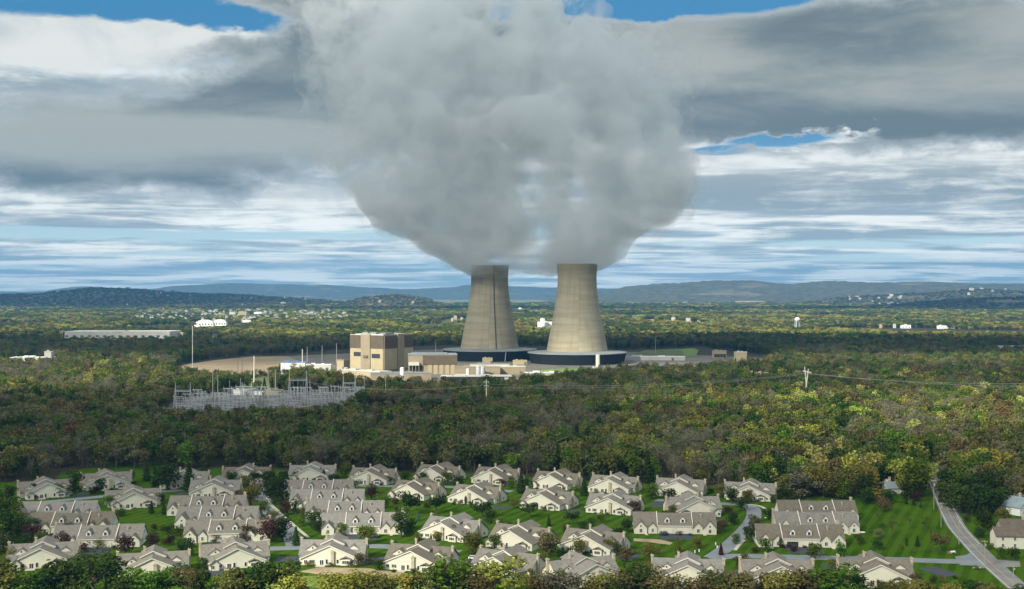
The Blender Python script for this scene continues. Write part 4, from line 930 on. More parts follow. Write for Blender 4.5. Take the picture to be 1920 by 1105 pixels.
# ------------------------------------------------------------------ trees
rt = random.Random(21)
def crown_mb(shape, seed, n, leaf, H=10.0):
    """A crown of many leaf clumps for a tree H m tall, standing at the origin."""
    R_ = random.Random(seed); mb = MB(); lobes = []
    if shape == 'round':
        lobes = [((0, 0, .62), .27)] + [((cos(a) * rr, sin(a) * rr, zz_), q_) for a, rr, zz_, q_ in ((R_.uniform(0, 6.28), R_.uniform(.10, .26), R_.uniform(.20, .84), R_.uniform(.12, .21)) for _ in range(18))]
    elif shape == 'oval':
        lobes = [((cos(a) * rr, sin(a) * rr, zz_), q_) for a, rr, zz_, q_ in ((R_.uniform(0, 6.28), R_.uniform(.02, .17) , R_.uniform(.15, .90), R_.uniform(.10, .165)) for _ in range(20))]
    elif shape == 'spread':
        lobes = [((cos(a) * rr, sin(a) * rr, zz_), q_) for a, rr, zz_, q_ in ((R_.uniform(0, 6.28), R_.uniform(.05, .40), R_.uniform(.42, .84), R_.uniform(.10, .19)) for _ in range(19))]
    elif shape == 'bush':
        lobes = [((cos(a) * rr, sin(a) * rr, zz_), q_) for a, rr, zz_, q_ in ((R_.uniform(0, 6.28), R_.uniform(.05, .36), R_.uniform(.2, .72), R_.uniform(.16, .27)) for _ in range(12))]
    elif shape == 'bare':
        lobes = [((cos(a) * rr, sin(a) * rr, zz_), q_) for a, rr, zz_, q_ in ((R_.uniform(0, 6.28), R_.uniform(.04, .30), R_.uniform(.40, .92), R_.uniform(.08, .16)) for _ in range(18))]
    def leafq(p, nrm, s_):
        u = nrm.orthogonal().normalized(); v = nrm.cross(u); a = R_.uniform(0, 6.28); u, v = u * cos(a) + v * sin(a), v * cos(a) - u * sin(a)
        w = s_ * R_.uniform(.6, 1.25); h = s_ * R_.uniform(.6, 1.25)
        mb.face([p - u * w, p - v * h * .8, p + u * w * .9, p + v * h])
    def rv():
        while True:
            v = Vector((R_.uniform(-1, 1), R_.uniform(-1, 1), R_.uniform(-1, 1)))
            if .05 < v.length < 1: return v.normalized()
    if shape in ('conifer', 'column'):
        for i in range(n):
            z = R_.random() ** (1.25 if shape == 'conifer' else .9) * .93 + .06
            rad = (.24 * (1 - z) ** .85 + .01) * (.78 + .22 * sin(z * 60)) if shape == 'conifer' else .145 * (sin(min(1, z * 1.08) * pi) ** .45 + .02)
            a = R_.uniform(0, 6.28); k_ = R_.uniform(.55, 1.06); p = Vector((cos(a) * rad * k_, sin(a) * rad * k_, z)) * H
            nrm = (Vector((cos(a), sin(a), .55)) * .9 + rv() * .7).normalized(); leafq(p, nrm, leaf)
        return mb
    tot = sum(q_ * q_ for _, q_ in lobes)
    for (c, q_) in lobes:
        for i in range(int(n * q_ * q_ / tot)):
            d_ = rv(); d_.z = d_.z * .9 + .12; k_ = R_.uniform(.72, 1.08) if shape != 'bare' else R_.uniform(.2, 1.1)
            p = (Vector(c) + d_ * q_ * k_) * H
            nrm = (d_ * .8 + rv() * .8).normalized(); leafq(p, nrm, leaf * (1 if shape != 'bare' else .62))
    return mb
def trunk_mb(shape, seed, H=10.0):
    R_ = random.Random(seed + 99); mb = MB(); th = {'conifer': .5, 'column': .4, 'bush': .3}.get(shape, .62) * H; r0 = .028 * H if shape != 'bush' else .02 * H
    mb.tube((0, 0, 0), (0, 0, th * .5), r0, r0 * .75, 6); mb.tube((0, 0, th * .5), (.02 * H, .01 * H, th), r0 * .75, r0 * .35, 6)
    for k_ in range(5 if shape != 'bare' else 11):
        a = R_.uniform(0, 6.28); z = th * R_.uniform(.45, .95); l_ = H * R_.uniform(.12, .26)
        mb.tube((0, 0, z), (cos(a) * l_, sin(a) * l_, z + l_ * R_.uniform(.5, 1.3)), r0 * .4, r0 * .1, 5)
    return mb
SHAPES = {'round': (1100, .34), 'oval': (1000, .31), 'spread': (1250, .34), 'bush': (620, .40), 'bare': (900, .26), 'conifer': (1000, .34), 'column': (650, .30)}
CM, TM = {}, {}
def cmesh(shape, var, colour):
    k_ = (shape, var, colour)
    if k_ not in CM:
        base = (shape, var)
        if base not in CM: CM[base] = crown_mb(shape, var * 37 + len(shape) * 7, *SHAPES[shape])
        CM[k_] = CM[base].mesh('crown', LM[colour])
    return CM[k_]
def tmesh(shape, var):
    if (shape, var) not in TM: TM[(shape, var)] = trunk_mb(shape, var).mesh('trunk', M['bark'])
    return TM[(shape, var)]
LABELS = {}; TREES = []
def nearest(px, py):
    b_ = min(HOUSE, key=lambda h: (h[0] - px) ** 2 + ((h[1] - py) * 2.4) ** 2); dx = px - b_[0]; dy = py - b_[1]
    if abs(dx) > abs(dy) * 1.6: rel = 'right of' if dx > 0 else 'left of'
    else: rel = 'in front of' if dy > 0 else 'behind'
    return rel, b_[2]
SHW = {'round': 'round', 'oval': 'upright', 'spread': 'spreading', 'bush': 'bushy', 'bare': 'thin twiggy', 'conifer': 'pointed', 'column': 'slim'}
def tree(px, py, h, shape, colour, width=1.0, where=None, group='garden trees of the estate', xy=None):
    p = G(px, py) if xy is None else Vector((xy[0], xy[1], 0)); var = rt.randrange(4)
    con = shape in ('conifer', 'column'); nm = 'shrub' if h < 4.4 and shape in ('bush', 'bare', 'column') or h < 3.0 else ('conifer_tree' if con else 'broadleaf_tree')
    s_ = h / 10.0; sz = 'tall ' if h > 15 else ('small ' if h < 5 and nm != 'shrub' else '')
    kind = {'shrub': 'shrub', 'conifer_tree': 'conifer', 'broadleaf_tree': 'tree'}[nm]
    if where is None: rel, nk = nearest(px, py); where = rel + ' ' + nk
    r = thing(nm, '', 'shrub' if nm == 'shrub' else 'tree', (p.x, p.y, -.05), rt.uniform(0, 6.28), group)
    r.scale = (s_ * width, s_ * width, s_)
    link('crown', cmesh(shape, var, colour), r); link('trunk', tmesh(shape, var), r)
    TREES.append((r, sz, colour, SHW[shape], kind, where, px, h)); return r
def y2h(py, hpx): return hpx * (F * HC / (py - HZ)) / F
GT = '''20 936 21 r dg|64 931 20 o dg|39 929 10 b m|111 931 18 r g|141 931 36 o dg|188 924 22 r dg|178 926 15 b m|242 905 20 r g|275 902 27 c dg|302 916 34 r dg|284 963 18 c dg|307 964 17 c dg|290 995 11 b m|313 1002 18 b dg|12 984 40 r dg|29 1000 34 r g|5 962 30 r dg|36 1011 29 r dg|58 1021 31 r m|78 1027 25 r g|117 1038 31 r m|153 1036 21 b m|188 1027 16 b o|234 1042 29 r m|286 1042 33 o m|33 1044 24 b b|73 1062 25 r dg|10 1030 26 b dg
312 920 40 r dg|354 920 40 c dg|384 899 18 r dg|390 908 16 b g|434 908 20 r g|376 933 14 r g|455 912 16 r dg|464 916 20 r o|478 910 20 s dg|504 911 24 r dg|531 903 16 r dg|554 902 15 r o|578 902 17 k dg|607 902 17 k dg|513 941 38 r dg|526 947 42 o dg|470 950 31 r o|490 969 25 r g|478 934 22 r o|442 926 12 b o|464 1014 24 r b|506 1018 36 r m|530 1016 40 o dg|512 978 18 r o|555 1023 27 c dg|535 965 21 r m|555 965 22 o dg|566 986 18 b g|586 994 30 r dg|600 1000 22 b dg|572 970 16 b o|406 1016 13 b m|455 1018 15 b m|320 1023 16 r m|346 1045 30 r dg|335 1006 18 b dg|374 1056 15 k dg|308 1022 12 b b
673 908 12 b g|694 907 17 o dg|731 907 14 b o|657 915 14 c dg|793 903 14 r g|697 938 20 r m|718 954 22 r g|743 945 13 b m|767 965 32 s dg|818 963 27 s dg|784 976 12 c bg|743 958 7 b m|760 936 10 k dg|785 942 13 k dg|752 1007 40 o dg|766 1000 25 b dg|686 1021 30 r g|698 1008 17 r g|737 1025 14 r g|640 1003 18 r g|617 1000 17 r g|784 1021 18 r o|808 1016 12 c g|820 1014 15 r o|543 1058 11 b o|695 1058 12 b b|660 1002 12 k dg|800 952 10 b m
839 909 20 r g|859 919 25 o dg|933 906 11 b g|946 912 13 b m|960 916 14 r g|977 925 31 c dg|997 921 15 k dg|1024 915 11 b g|1052 910 12 b o|1079 921 12 b g|1095 930 26 c dg|900 906 8 b o|904 972 25 s dg|921 981 22 r dg|993 971 23 s dg|1072 984 20 s dg|1029 987 15 c dg|1109 987 14 b dg|1093 994 15 b dg|935 997 18 r g|953 990 10 b m|850 1012 21 o dg|886 1038 34 r o|927 1027 20 r g|967 1026 19 r o|987 1023 21 r dg|1028 1045 38 r b|1086 1043 25 r o|952 1027 8 b dg|873 945 12 k dg|920 938 13 k dg|862 947 8 b m|1015 955 8 b m
1222 936 25 r g|1255 942 22 r dg|1295 929 14 r o|1320 926 12 b g|1333 925 10 b dg|1349 932 20 r o|1373 945 25 r dg|1393 958 22 r dg|1189 963 20 r m|1226 998 14 k dg|1176 998 19 r dg|1328 994 12 b dg|1355 998 19 r b|1373 985 19 r dg|1368 965 13 b m|1144 1038 24 r o|1173 1054 23 r b|1217 1052 25 r o|1271 1036 22 c o|1307 1028 17 r o|1352 1041 17 c m|1290 998 9 b dg|1205 999 9 b o|1232 1040 14 b o|1186 1040 12 b g
1401 941 18 r o|1446 939 11 b m|1461 941 13 c dg|1482 926 19 r dg|1544 933 34 s gb|1520 930 24 r o|1416 996 23 r b|1408 1016 25 r dg|1435 1033 20 r bg2|1463 1027 15 k dg|1517 1025 12 k dg|1486 1034 14 b m|1415 1036 11 b m|1528 1048 25 r g|1576 1049 25 o g|1395 1052 15 b o|1648 1010 15 r pg|1646 1030 17 b dg|1642 937 46 c gd|1606 928 46 r o|1659 958 22 b b|1630 940 16 b dg|1580 1040 9 b dg|1540 1024 9 b m|1600 975 8 b o|1589 990 12 k dg
-20 950 34 r dg|-8 975 36 r g|8 1045 30 r dg|24 1058 26 r o|130 1000 18 r dg|212 1006 16 r o|225 968 16 b g|262 1012 18 r dg|300 945 16 r dg|330 955 15 b o|512 1005 22 r dg|625 910 18 r dg|648 895 20 r g|530 925 26 r dg|700 925 14 b g|720 985 18 r dg|870 1000 16 b g|1008 1010 16 r dg|1060 1000 14 r o|1125 980 16 r g|1160 1010 18 r dg|1250 975 16 r dg|1380 1020 16 r g|1440 975 18 r dg|1452 1010 16 r dg|1475 940 20 r dg|1625 945 26 r dg|1612 1020 16 b dg|1700 1060 10 b g|1860 940 30 r dg|1880 985 26 r o|1848 958 24 r g|1876 1048 18 r g|1900 1050 20 r dg|1870 905 40 r o|1910 915 44 r dg|340 1030 18 r o|600 1026 14 r g|905 1046 18 r o|1050 1050 18 r dg|1385 1065 18 r dg|1560 1070 18 r o
6 1010 44 r dg|26 985 36 o g|-14 1030 40 r g|44 1042 30 r dg|64 1000 24 r dg|1800 962 44 r dg|1822 966 40 o dg|1850 966 44 r dg|1876 960 38 r dg|1778 950 40 r dg|1500 934 40 r gb|1560 934 40 r o|1580 936 30 r g|1470 930 36 o o|1624 936 40 r dg
1699 946 11 c dg|1713 947 11 c dg|1726 952 9 c dg|1719 940 15 r m|1666 945 23 r dg|1650 946 15 b b|1673 1003 22 t b|1706 985 14 t o|1734 994 20 t dg|1745 1006 14 t o|1720 1025 16 c dg|1700 1024 13 k dg|1763 1034 27 s b|1690 1030 9 b o|1645 975 10 t b|1652 990 9 b dg|1844 994 30 r dg|1812 978 10 b m|1840 1007 19 b dg|1862 1022 18 k dg|1908 958 27 r pg|1717 926 34 s g|1704 936 26 r dg|1822 952 18 b dg|1765 1092 12 b o|1748 1096 14 b dg|1722 1094 10 b dg|1790 1086 8 b dg|1830 1068 9 b o|1870 968 14 b o|1856 1030 10 b g'''
SH = {'r': 'round', 'o': 'oval', 's': 'spread', 'b': 'bush', 't': 'bare', 'c': 'conifer', 'k': 'column'}
CO = {'dg': 'dark green', 'g': 'green', 'bg2': 'bright green', 'o': 'olive', 'yg': 'yellow-green', 'rs': 'russet', 'm': 'maroon', 'gd': 'golden', 'gb': 'grey-brown', 'bg': 'blue-grey', 'b': 'brown', 'pg': 'pale green'}
for line in GT.split('\n'):
    for e in line.split('|'):
        a_ = e.split(); px, py, hp = float(a_[0]), float(a_[1]), float(a_[2])
        hp *= 1.32; w_ = {'r': 1.32, 'o': 1.25, 's': 1.35, 'b': 1.25, 't': 1.1, 'c': 1.3, 'k': 1.15}[a_[3]]
        tree(px, py, y2h(py, hp), SH[a_[3]], CO[a_[4]], w_)

for k_, (hx, hy, nk) in enumerate(HOUSE[:32]):
    sd = 1 if k_ % 2 else -1; q_ = (hy - HZ) / 500
    tree(hx + sd * rt.uniform(56, 66) * q_, hy + rt.uniform(-4, 4), rt.uniform(4.5, 7.5), rt.choice(['round', 'oval', 'round']), rt.choice(['dark green', 'green', 'olive', 'dark green', 'brown']), rt.uniform(1.1, 1.35), 'at the ' + ('right' if sd > 0 else 'left') + ' end of ' + nk)
for (hx, hy, nk) in HOUSE[:46]:              # planting along the house fronts
    for k_ in range(3):
        dx = (-34, 4, 30)[k_] * (hy - HZ) / 500 + rt.uniform(-8, 8)
        tree(hx + dx, hy + rt.uniform(.8, 3.0), rt.uniform(1.3, 2.6), 'bush', rt.choice(['dark green', 'green', 'maroon', 'dark green', 'olive']), rt.uniform(1.1, 1.9), 'before the front of ' + nk, 'planting along the house fronts')
# belt of trees along the bottom edge, rooted below the frame; tops follow the photograph's line
TOPS = [(-60, 1045), (0, 1050), (40, 1072), (70, 1078), (110, 1060), (150, 1032), (190, 1040), (230, 1080), (255, 1070), (300, 1062), (330, 1072), (360, 1062), (400, 1082), (440, 1064), (470, 1068), (500, 1040), (530, 1068), (560, 1080), (620, 1082), (660, 1070), (700, 1076), (740, 1082), (790, 1072), (815, 1066), (845, 1048), (870, 1066), (900, 1078), (935, 1050), (965, 1066), (1000, 1072), (1060, 1074), (1100, 1082), (1150, 1072), (1190, 1066), (1210, 1046), (1235, 1072), (1260, 1082), (1320, 1082), (1360, 1072), (1400, 1075), (1450, 1066), (1490, 1074), (1530, 1064), (1580, 1072), (1620, 1084), (1680, 1092), (1740, 1094), (1800, 1090), (1860, 1100), (1990, 1100)]
def lut(T, x):
    for (a, b_), (c, d_) in zip(T[:-1], T[1:]):
        if x <= c: return b_ + (d_ - b_) * max(0, (x - a)) / (c - a)
    return T[-1][1]
FGC = [(0, ['dark green', 'green', 'olive', 'brown']), (90, ['dark green', 'olive', 'dark green']), (240, ['dark green', 'olive', 'brown', 'green']), (420, ['olive', 'dark green', 'yellow-green']), (490, ['green', 'dark green']), (540, ['yellow-green', 'lime', 'olive', 'yellow-green']), (800, ['dark green', 'green', 'brown']), (905, ['yellow-green', 'bright green', 'green']), (980, ['olive', 'grey-brown', 'yellow-green', 'brown']), (1180, ['maroon', 'brown', 'dark green']), (1250, ['olive', 'green', 'yellow-green', 'dark green', 'brown']), (1600, ['dark green', 'brown', 'olive'])]  # the lime section has the sun patch painted into its leaves
px = -70.0; row = 0
while px < 1990:
    tp = lut(TOPS, px); cols = [c for a, c in FGC if px >= a][-1] if px >= 0 else FGC[0][1]
    for row in range(1):
        Y = 436 - row * 26 + rt.uniform(-6, 6); yt = tp - 6 + row * rt.uniform(4, 22) + rt.uniform(-2, 5)
        h = HC - (yt - HZ) * Y / F
        if h < 2.0: continue
        pyb = HZ + F * HC / Y
        nxt = min((q_ for q_ in TW if True), key=lambda q_: abs(q_[0] - px) + (0 if q_[1] > 1050 else 400))
        wh = 'along the bottom edge, ' + ('before ' if row == 0 else 'low before ') + nxt[6]
        sh = rt.choice(['round', 'oval', 'round', 'spread', 'bare' if h > 8 else 'bush']) if h > 5 else 'bush'
        tree(px + rt.uniform(-6, 6) + row * 14, pyb, h, sh, rt.choice(cols), rt.uniform(1.35, 1.8) * (1.0 if h > 9 else 1.2), wh, 'trees of the belt along the bottom edge')
    px += rt.uniform(25, 34)
# named big trees
tree(1716, 932, y2h(932, 76), 'round', 'green', 1.15, 'by the road head, above the grey cottage', 'big trees beside the road')
tree(1690, 925, y2h(925, 70), 'round', 'yellow-green', 1.0, 'left of the road head', 'big trees beside the road')
tree(1786, 938, y2h(938, 66), 'round', 'dark green', 1.2, 'right of the main road', 'big trees beside the road')
tree(1812, 945, y2h(945, 62), 'spread', 'dark green', 1.2, 'behind the white house, right of the road', 'big trees beside the road')
tree(1806, 905, y2h(905, 66), 'oval', 'yellow-green', 1.2, 'right of where the road enters the wood', 'big trees beside the road')
tree(1845, 935, y2h(935, 56), 'round', 'maroon', 1.2, 'left above the white house at the right edge', 'big trees beside the road')

# ------------------------------------------------------------------ the wood: nearest trees one by one, the rest as one mass
def excl(px, py):
    if py > 880 and inpoly(px, py, LAWN): return True
    if py > 1000: return True
    if 1725 < px < 1835 and py > 868 and abs(px - lut([(p[1], p[0]) for p in MAIN], py)) < 20: return True
    for P_ in CLEAR:
        if inpoly(px, py, P_): return True
    return False
CLEAR = [SUBST, [(545, 703), (622, 716), (690, 731), (860, 736), (985, 730), (1080, 716), (1190, 702), (1245, 704), (1330, 700), (1440, 688), (1452, 668), (1310, 650), (1180, 656), (1010, 650), (830, 648), (655, 655), (536, 664), (520, 688)],
         [(322, 696), (335, 684), (395, 674), (470, 667), (540, 665), (560, 676), (530, 692), (500, 704), (440, 704), (400, 704)], [(322, 639), (390, 630), (490, 629), (480, 637), (400, 642)], [(100, 640), (105, 628), (330, 626), (340, 637)], [(1020, 706), (1110, 700), (1185, 704), (1185, 690), (1020, 690)],
         [(10, 690), (100, 690), (100, 676), (10, 676)], [(222, 768), (262, 768), (262, 757), (222, 757)], [(260, 742), (300, 742), (296, 732), (262, 732)], [(1470, 912), (1560, 908), (1560, 893), (1470, 896)], [(1425, 876), (1455, 876), (1455, 866), (1425, 866)], [(1405, 722), (1440, 722), (1440, 714), (1405, 714)], [(1478, 808), (1520, 808), (1520, 800), (1478, 800)],
         [(1650, 935), (1710, 935), (1710, 920), (1650, 920)], [(1795, 1000), (1960, 1010), (1960, 955), (1800, 950)], [(450, 735), (500, 733), (522, 718), (500, 708), (455, 713)],
         [(355, 612), (430, 612), (425, 604), (355, 604)], [(1005, 622), (1040, 622), (1040, 616), (1005, 616)], [(1855, 664), (1990, 664), (1990, 656), (1855, 656)]]
PAL = ['dark green'] * 4 + ['dull green'] * 6 + ['green'] * 2 + ['dull olive'] * 5 + ['olive'] * 4 + ['grey-brown'] * 4 + ['brown'] * 1 
PAL_SUNLIT = ['dark green'] * 2 + ['dull green'] * 3 + ['green'] * 5 + ['straw'] * 1 + ['olive'] * 5 + ['dull olive'] * 4 + ['yellow-green'] * 3 + ['brown'] * 3 + ['grey-brown'] * 5 + ['bright green'] * 1 + ['lime'] * 1  # lighter leaf mix, paints sunlight on the right and left-middle wood
PAL_SUNLIT_FAR = ['dull green'] * 5 + ['green'] * 3 + ['dull olive'] * 4 + ['yellow-green'] * 5 + ['lime'] * 2 + ['straw'] * 6 + ['golden'] * 2 + ['brown'] * 2 + ['grey-brown'] * 2  # brightened leaf mix, the sunlit band of the plain painted as foliage
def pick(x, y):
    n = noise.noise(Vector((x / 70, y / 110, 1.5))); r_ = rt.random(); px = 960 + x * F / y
    if y > 2600: return rt.choice(PAL_SUNLIT_FAR if noise.noise(Vector((x / 240, y / 600, 2.2))) + rt.uniform(-.35, .35) > -.08 else ['dull green', 'dark green', 'dull olive', 'green', 'dull green'])  # duller patches: darker trees, and cloud shade painted in leaf colour
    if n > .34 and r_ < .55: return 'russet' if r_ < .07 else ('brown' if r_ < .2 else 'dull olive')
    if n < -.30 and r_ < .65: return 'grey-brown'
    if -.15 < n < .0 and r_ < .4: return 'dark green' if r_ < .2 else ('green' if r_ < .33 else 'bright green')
    return rt.choice(PAL_SUNLIT if (px > 1150 and y < 1500) or (px < 300 and 1300 < y < 2000) else PAL)
WOOD = []
y = 640.0
while y < 11000:
    s_ = 9.8 + max(0, y - 900) * .0022 if y < 2600 else 13.5 + (y - 2600) * .0046
    x = -.50 * y - 40
    while x < .50 * y + 40:
        x_, y_ = x + rt.uniform(-.45, .45) * s_, y + rt.uniform(-.45, .45) * s_
        px, py = 960 + x_ * F / y_, HZ + F * HC / y_
        ok = not excl(px, py)
        if ok and y_ > 2900:                                        # farther on the land opens into fields and streets
            ok = noise.noise(Vector((x_ / 260, y_ / 420, 4.4))) > -.22 - .1 * rt.random()
        if ok: WOOD.append((x_, y_, s_, px, py))
        x += s_
    y += s_ * .95
WOOD.sort(key=lambda t_: t_[1] - (30 if t_[3] > 1450 else 0))
NIND = 16; edge, rest = [], []
for t_ in WOOD:
    (edge if len(edge) < NIND and -30 < t_[3] < 1950 else rest).append(t_)
FSH = ['round', 'oval', 'round', 'spread', 'oval']
for (x_, y_, s_, px, py) in edge:
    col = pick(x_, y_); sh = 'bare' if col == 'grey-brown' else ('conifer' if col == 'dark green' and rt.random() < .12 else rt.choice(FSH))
    h = rt.uniform(11.5, 19); rel, nk = nearest(px, py + 14)
    tree(px, py, h, sh, col, rt.uniform(.85, 1.15), 'at the wood edge behind ' + nk, 'trees along the near edge of the wood', (x_, y_))
# labels of the trees, made unlike one another by what sets them apart
by = {}
for t_ in TREES:
    r, sz, colour, shp, kind, where, px, h = t_
    by.setdefault((colour, shp, kind, where), []).append(t_)
for k_, lst in by.items():
    colour, shp, kind, where = k_; lst.sort(key=lambda t_: t_[6]); n = len(lst)
    for i, t_ in enumerate(lst):
        pre = t_[1] if n == 1 else (('lower ' if t_[7] < max(z_[7] for z_ in lst) else 'taller ') if n == 2 and abs(lst[0][7] - lst[1][7]) > 1.5 else '') or (('left ' if i == 0 else 'right ') if n == 2 else (('left ' , 'middle ', 'right ')[i] if n == 3 else ''))
        t_[0]['label'] = ' '.join((pre + colour + ' ' + shp + ' ' + kind + ' ' + where).split()[:16])

# far trees: prototypes kept out of the scene, instanced over the points of one object
PC = bpy.data.collections.new('wood_tree_kinds'); FARC = list(LEAF)
FARSPEC = []
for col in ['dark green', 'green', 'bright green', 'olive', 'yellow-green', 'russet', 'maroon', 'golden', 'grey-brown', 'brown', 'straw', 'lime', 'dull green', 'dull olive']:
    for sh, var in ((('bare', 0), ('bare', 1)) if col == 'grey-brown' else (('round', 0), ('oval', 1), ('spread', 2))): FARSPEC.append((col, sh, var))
FARSPEC.append(('dark green', 'conifer', 0))
FARI = {}
for i, (col, sh, var) in enumerate(FARSPEC):
    n_, lf = SHAPES[sh]; mb = crown_mb(sh, var * 37 + len(sh) * 7 + 3, int(n_ * .6), lf * 1.25)
    k0 = len(mb.f); tb = trunk_mb(sh, var); off = len(mb.v); mb.v += tb.v; mb.f += [tuple(a + off for a in f) for f in tb.f]; mb.mi += [1] * len(tb.f)
    o = bpy.data.objects.new('%03d_wood_tree' % i, mb.mesh('wood_tree', [LM[col], M['bark']])); PC.objects.link(o); FARI.setdefault(col, []).append(i)
def mass(name, label, cat, pts):
    me = bpy.data.meshes.new(name); me.from_pydata([p[:3] for p in pts], [], [])
    at = me.attributes.new('kind_index', 'INT', 'POINT'); at.data.foreach_set('value', [p[3] for p in pts])
    at = me.attributes.new('tree_scale', 'FLOAT_VECTOR', 'POINT'); at.data.foreach_set('vector', [c for p in pts for c in p[4]])
    at = me.attributes.new('turn', 'FLOAT_VECTOR', 'POINT'); at.data.foreach_set('vector', [c for p in pts for c in (0, 0, p[5])])
    o = link(name, me); tag(o, label, cat, None, 'stuff')
    ng = bpy.data.node_groups.new(name, 'GeometryNodeTree'); ng.interface.new_socket('Geometry', in_out='INPUT', socket_type='NodeSocketGeometry'); ng.interface.new_socket('Geometry', in_out='OUTPUT', socket_type='NodeSocketGeometry')
    N_ = ng.nodes; a = N_.new('NodeGroupInput'); z = N_.new('NodeGroupOutput'); ci = N_.new('GeometryNodeCollectionInfo'); ip = N_.new('GeometryNodeInstanceOnPoints')
    ci.inputs[0].default_value = PC; ci.inputs['Separate Children'].default_value = True; ci.inputs['Reset Children'].default_value = True
    ip.inputs['Pick Instance'].default_value = True
    def na(nm, typ):
        n_ = N_.new('GeometryNodeInputNamedAttribute'); n_.data_type = typ; n_.inputs[0].default_value = nm; return n_.outputs[0]
    L_ = ng.links; L_.new(a.outputs[0], ip.inputs['Points']); L_.new(ci.outputs[0], ip.inputs['Instance'])
    L_.new(na('kind_index', 'INT'), ip.inputs['Instance Index']); L_.new(na('tree_scale', 'FLOAT_VECTOR'), ip.inputs['Scale'])
    e2r = N_.new('FunctionNodeEulerToRotation'); L_.new(na('turn', 'FLOAT_VECTOR'), e2r.inputs[0]); L_.new(e2r.outputs[0], ip.inputs['Rotation'])
    L_.new(ip.outputs[0], z.inputs[0]); md = o.modifiers.new('scatter', 'NODES'); md.node_group = ng
    return o
nearp, farp = [], []
for (x_, y_, s_, px, py) in rest:
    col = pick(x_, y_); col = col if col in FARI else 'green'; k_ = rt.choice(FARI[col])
    if col == 'dark green' and rt.random() < .08: k_ = len(FARSPEC) - 1
    h = rt.uniform(11, 20.5) * (1.0 if y_ < 2600 else 1 + (s_ - 11.8) * .035) * (.75 if y_ > 2900 else 1); w = h / 10 * rt.uniform(.85, 1.2) * (1.0 if y_ < 2600 else min(2.2, s_ / 11.5))
    if (320 < px < 548 and 692 < py < 726) or (110 < px < 345 and 633 < py < 654) or (290 < px < 745 and 768 < py < 800): w *= .62; h *= .52
    (nearp if y_ < 2750 else farp).append((x_, y_, -.1, k_, (w, w, h / 10), rt.uniform(0, 6.28)))
for (x0, x1, Yc, dp, hf) in HILLS[1:]:
    if Yc > 12000: continue
    st = 34 if Yc < 10000 else 46; y = Yc - dp
    while y < Yc + dp * .25:
        x = max(x0, -.5 * y)
        while x < min(x1, .5 * y):
            x_, y_ = x + rt.uniform(-.5, .5) * st, y + rt.uniform(-.5, .5) * st; z = hf(x_, y_)
            if z > 1 and noise.noise(Vector((x_ / 300, y_ / 400, 8.1))) > -.32:
                k_ = rt.choice(FARI[rt.choice(['dull olive', 'grey-brown', 'straw', 'dull olive', 'dull green', 'brown'] if Yc < 10000 and x_ < 2000 else ['olive', 'grey-brown', 'russet', 'olive', 'dark green', 'brown'])]); w = st / 9.5 * rt.uniform(.8, 1.2)  # paler leaves paint sunlight onto the hill left of the towers
                farp.append((x_, y_, z - 1, k_, (w, w, rt.uniform(1.2, 1.7)), rt.uniform(0, 6.28)))
            x += st
        y += st * 1.5
mass('wood', 'broad mixed autumn wood between the estate and the power plant', 'woodland', nearp)
mass('distant_woodland', 'far sunlit yellow green woodland spread over the plain and the low hills', 'woodland', farp)
print('trees', len(TREES), 'wood', len(nearp), 'far', len(farp))
# ------------------------------------------------------------------ far buildings, one by one
def far_block(label, x0, x1, ytop, ybase, m, roofm=None, kind='box', cat='building', name='distant_building', group=None, z0=0.0):
    p = G((x0 + x1) / 2, ybase, z0); mpp = p.y / F; L = (x1 - x0) * mpp; hh = max(3.0, (ybase - ytop) * mpp); D = max(12, L * .4)
    r = thing(name, label, cat, p, 0, group); mb = MB(); mr = MB()
    if kind == 'gable':
        gable(mb, mr, 0, D, -L / 2, L / 2, hh * .62, hh, 'x', over=.4)
    elif kind == 'dome':
        mb.box(-L / 2, L / 2, 0, D, 0, hh * .35); n_ = 12
        pr = [(L / 2 * cos(pi * k_ / n_), hh * .352 + hh * .648 * sin(pi * k_ / n_)) for k_ in range(n_ + 1)]; mr.prism(pr[::-1], 0, D, 'y')
    else:
        mb.box(-L / 2, L / 2, 0, D, 0, hh); mr.box(-L / 2 - .3, L / 2 + .3, -.3, D + .3, hh, hh + .6); mr.box(-L * .2, L * .05, D * .2, D * .5, hh + .6, hh + 2.6)
    mb.build('wall', m, r); mr.build('roof', roofm or m, r)
    if L > 14 and hh > 4:
        mb = MB(); n_ = min(14, max(3, int(L / 9)))
        for k_ in range(n_): mb.box(-L / 2 + L * (k_ + .3) / n_, -L / 2 + L * (k_ + .7) / n_, -.2, -.01, hh * .2, hh * .42)
        mb.build('window_band', M['glass'], r)
    return r
W_, O_, C_ = M['white'], M['offwhite'], M['cream']
far_block('very long low white warehouse with cream left end beyond the dark wood', 118, 318, 622.5, 634, O_, M['offwhite'])
far_block('cream end block at the left of the very long warehouse', 112, 121, 621.5, 634, C_, C_)
far_block('low pale annex right of the very long warehouse', 321, 343, 624, 632, C_, O_)
far_block('small white shed below the right end of the long warehouse', 298, 306, 633, 642, W_, W_)
far_block('long whitish flat building among sunlit trees at the left edge', 18, 97, 671, 686, O_, W_)
far_block('small pale tower block on the whitish building at the left edge', 83, 96, 660, 686, O_, O_)
far_block('left one of two big white domed halls in the far town', 366, 400, 600, 612, W_, W_, 'dome')
far_block('right one of two big white domed halls in the far town', 398, 424, 599, 611, W_, W_, 'dome')
far_block('big white mill with a small tower seen between the cooling towers', 1008, 1037, 604, 620, W_, W_)
far_block('narrow white tower of the mill seen between the cooling towers', 1013, 1021, 598, 620.5, W_, W_)
far_block('white row of town houses with grey roofs at the right edge beyond the wood', 1862, 1945, 649, 662, W_, M['bluegrey'], 'gable')
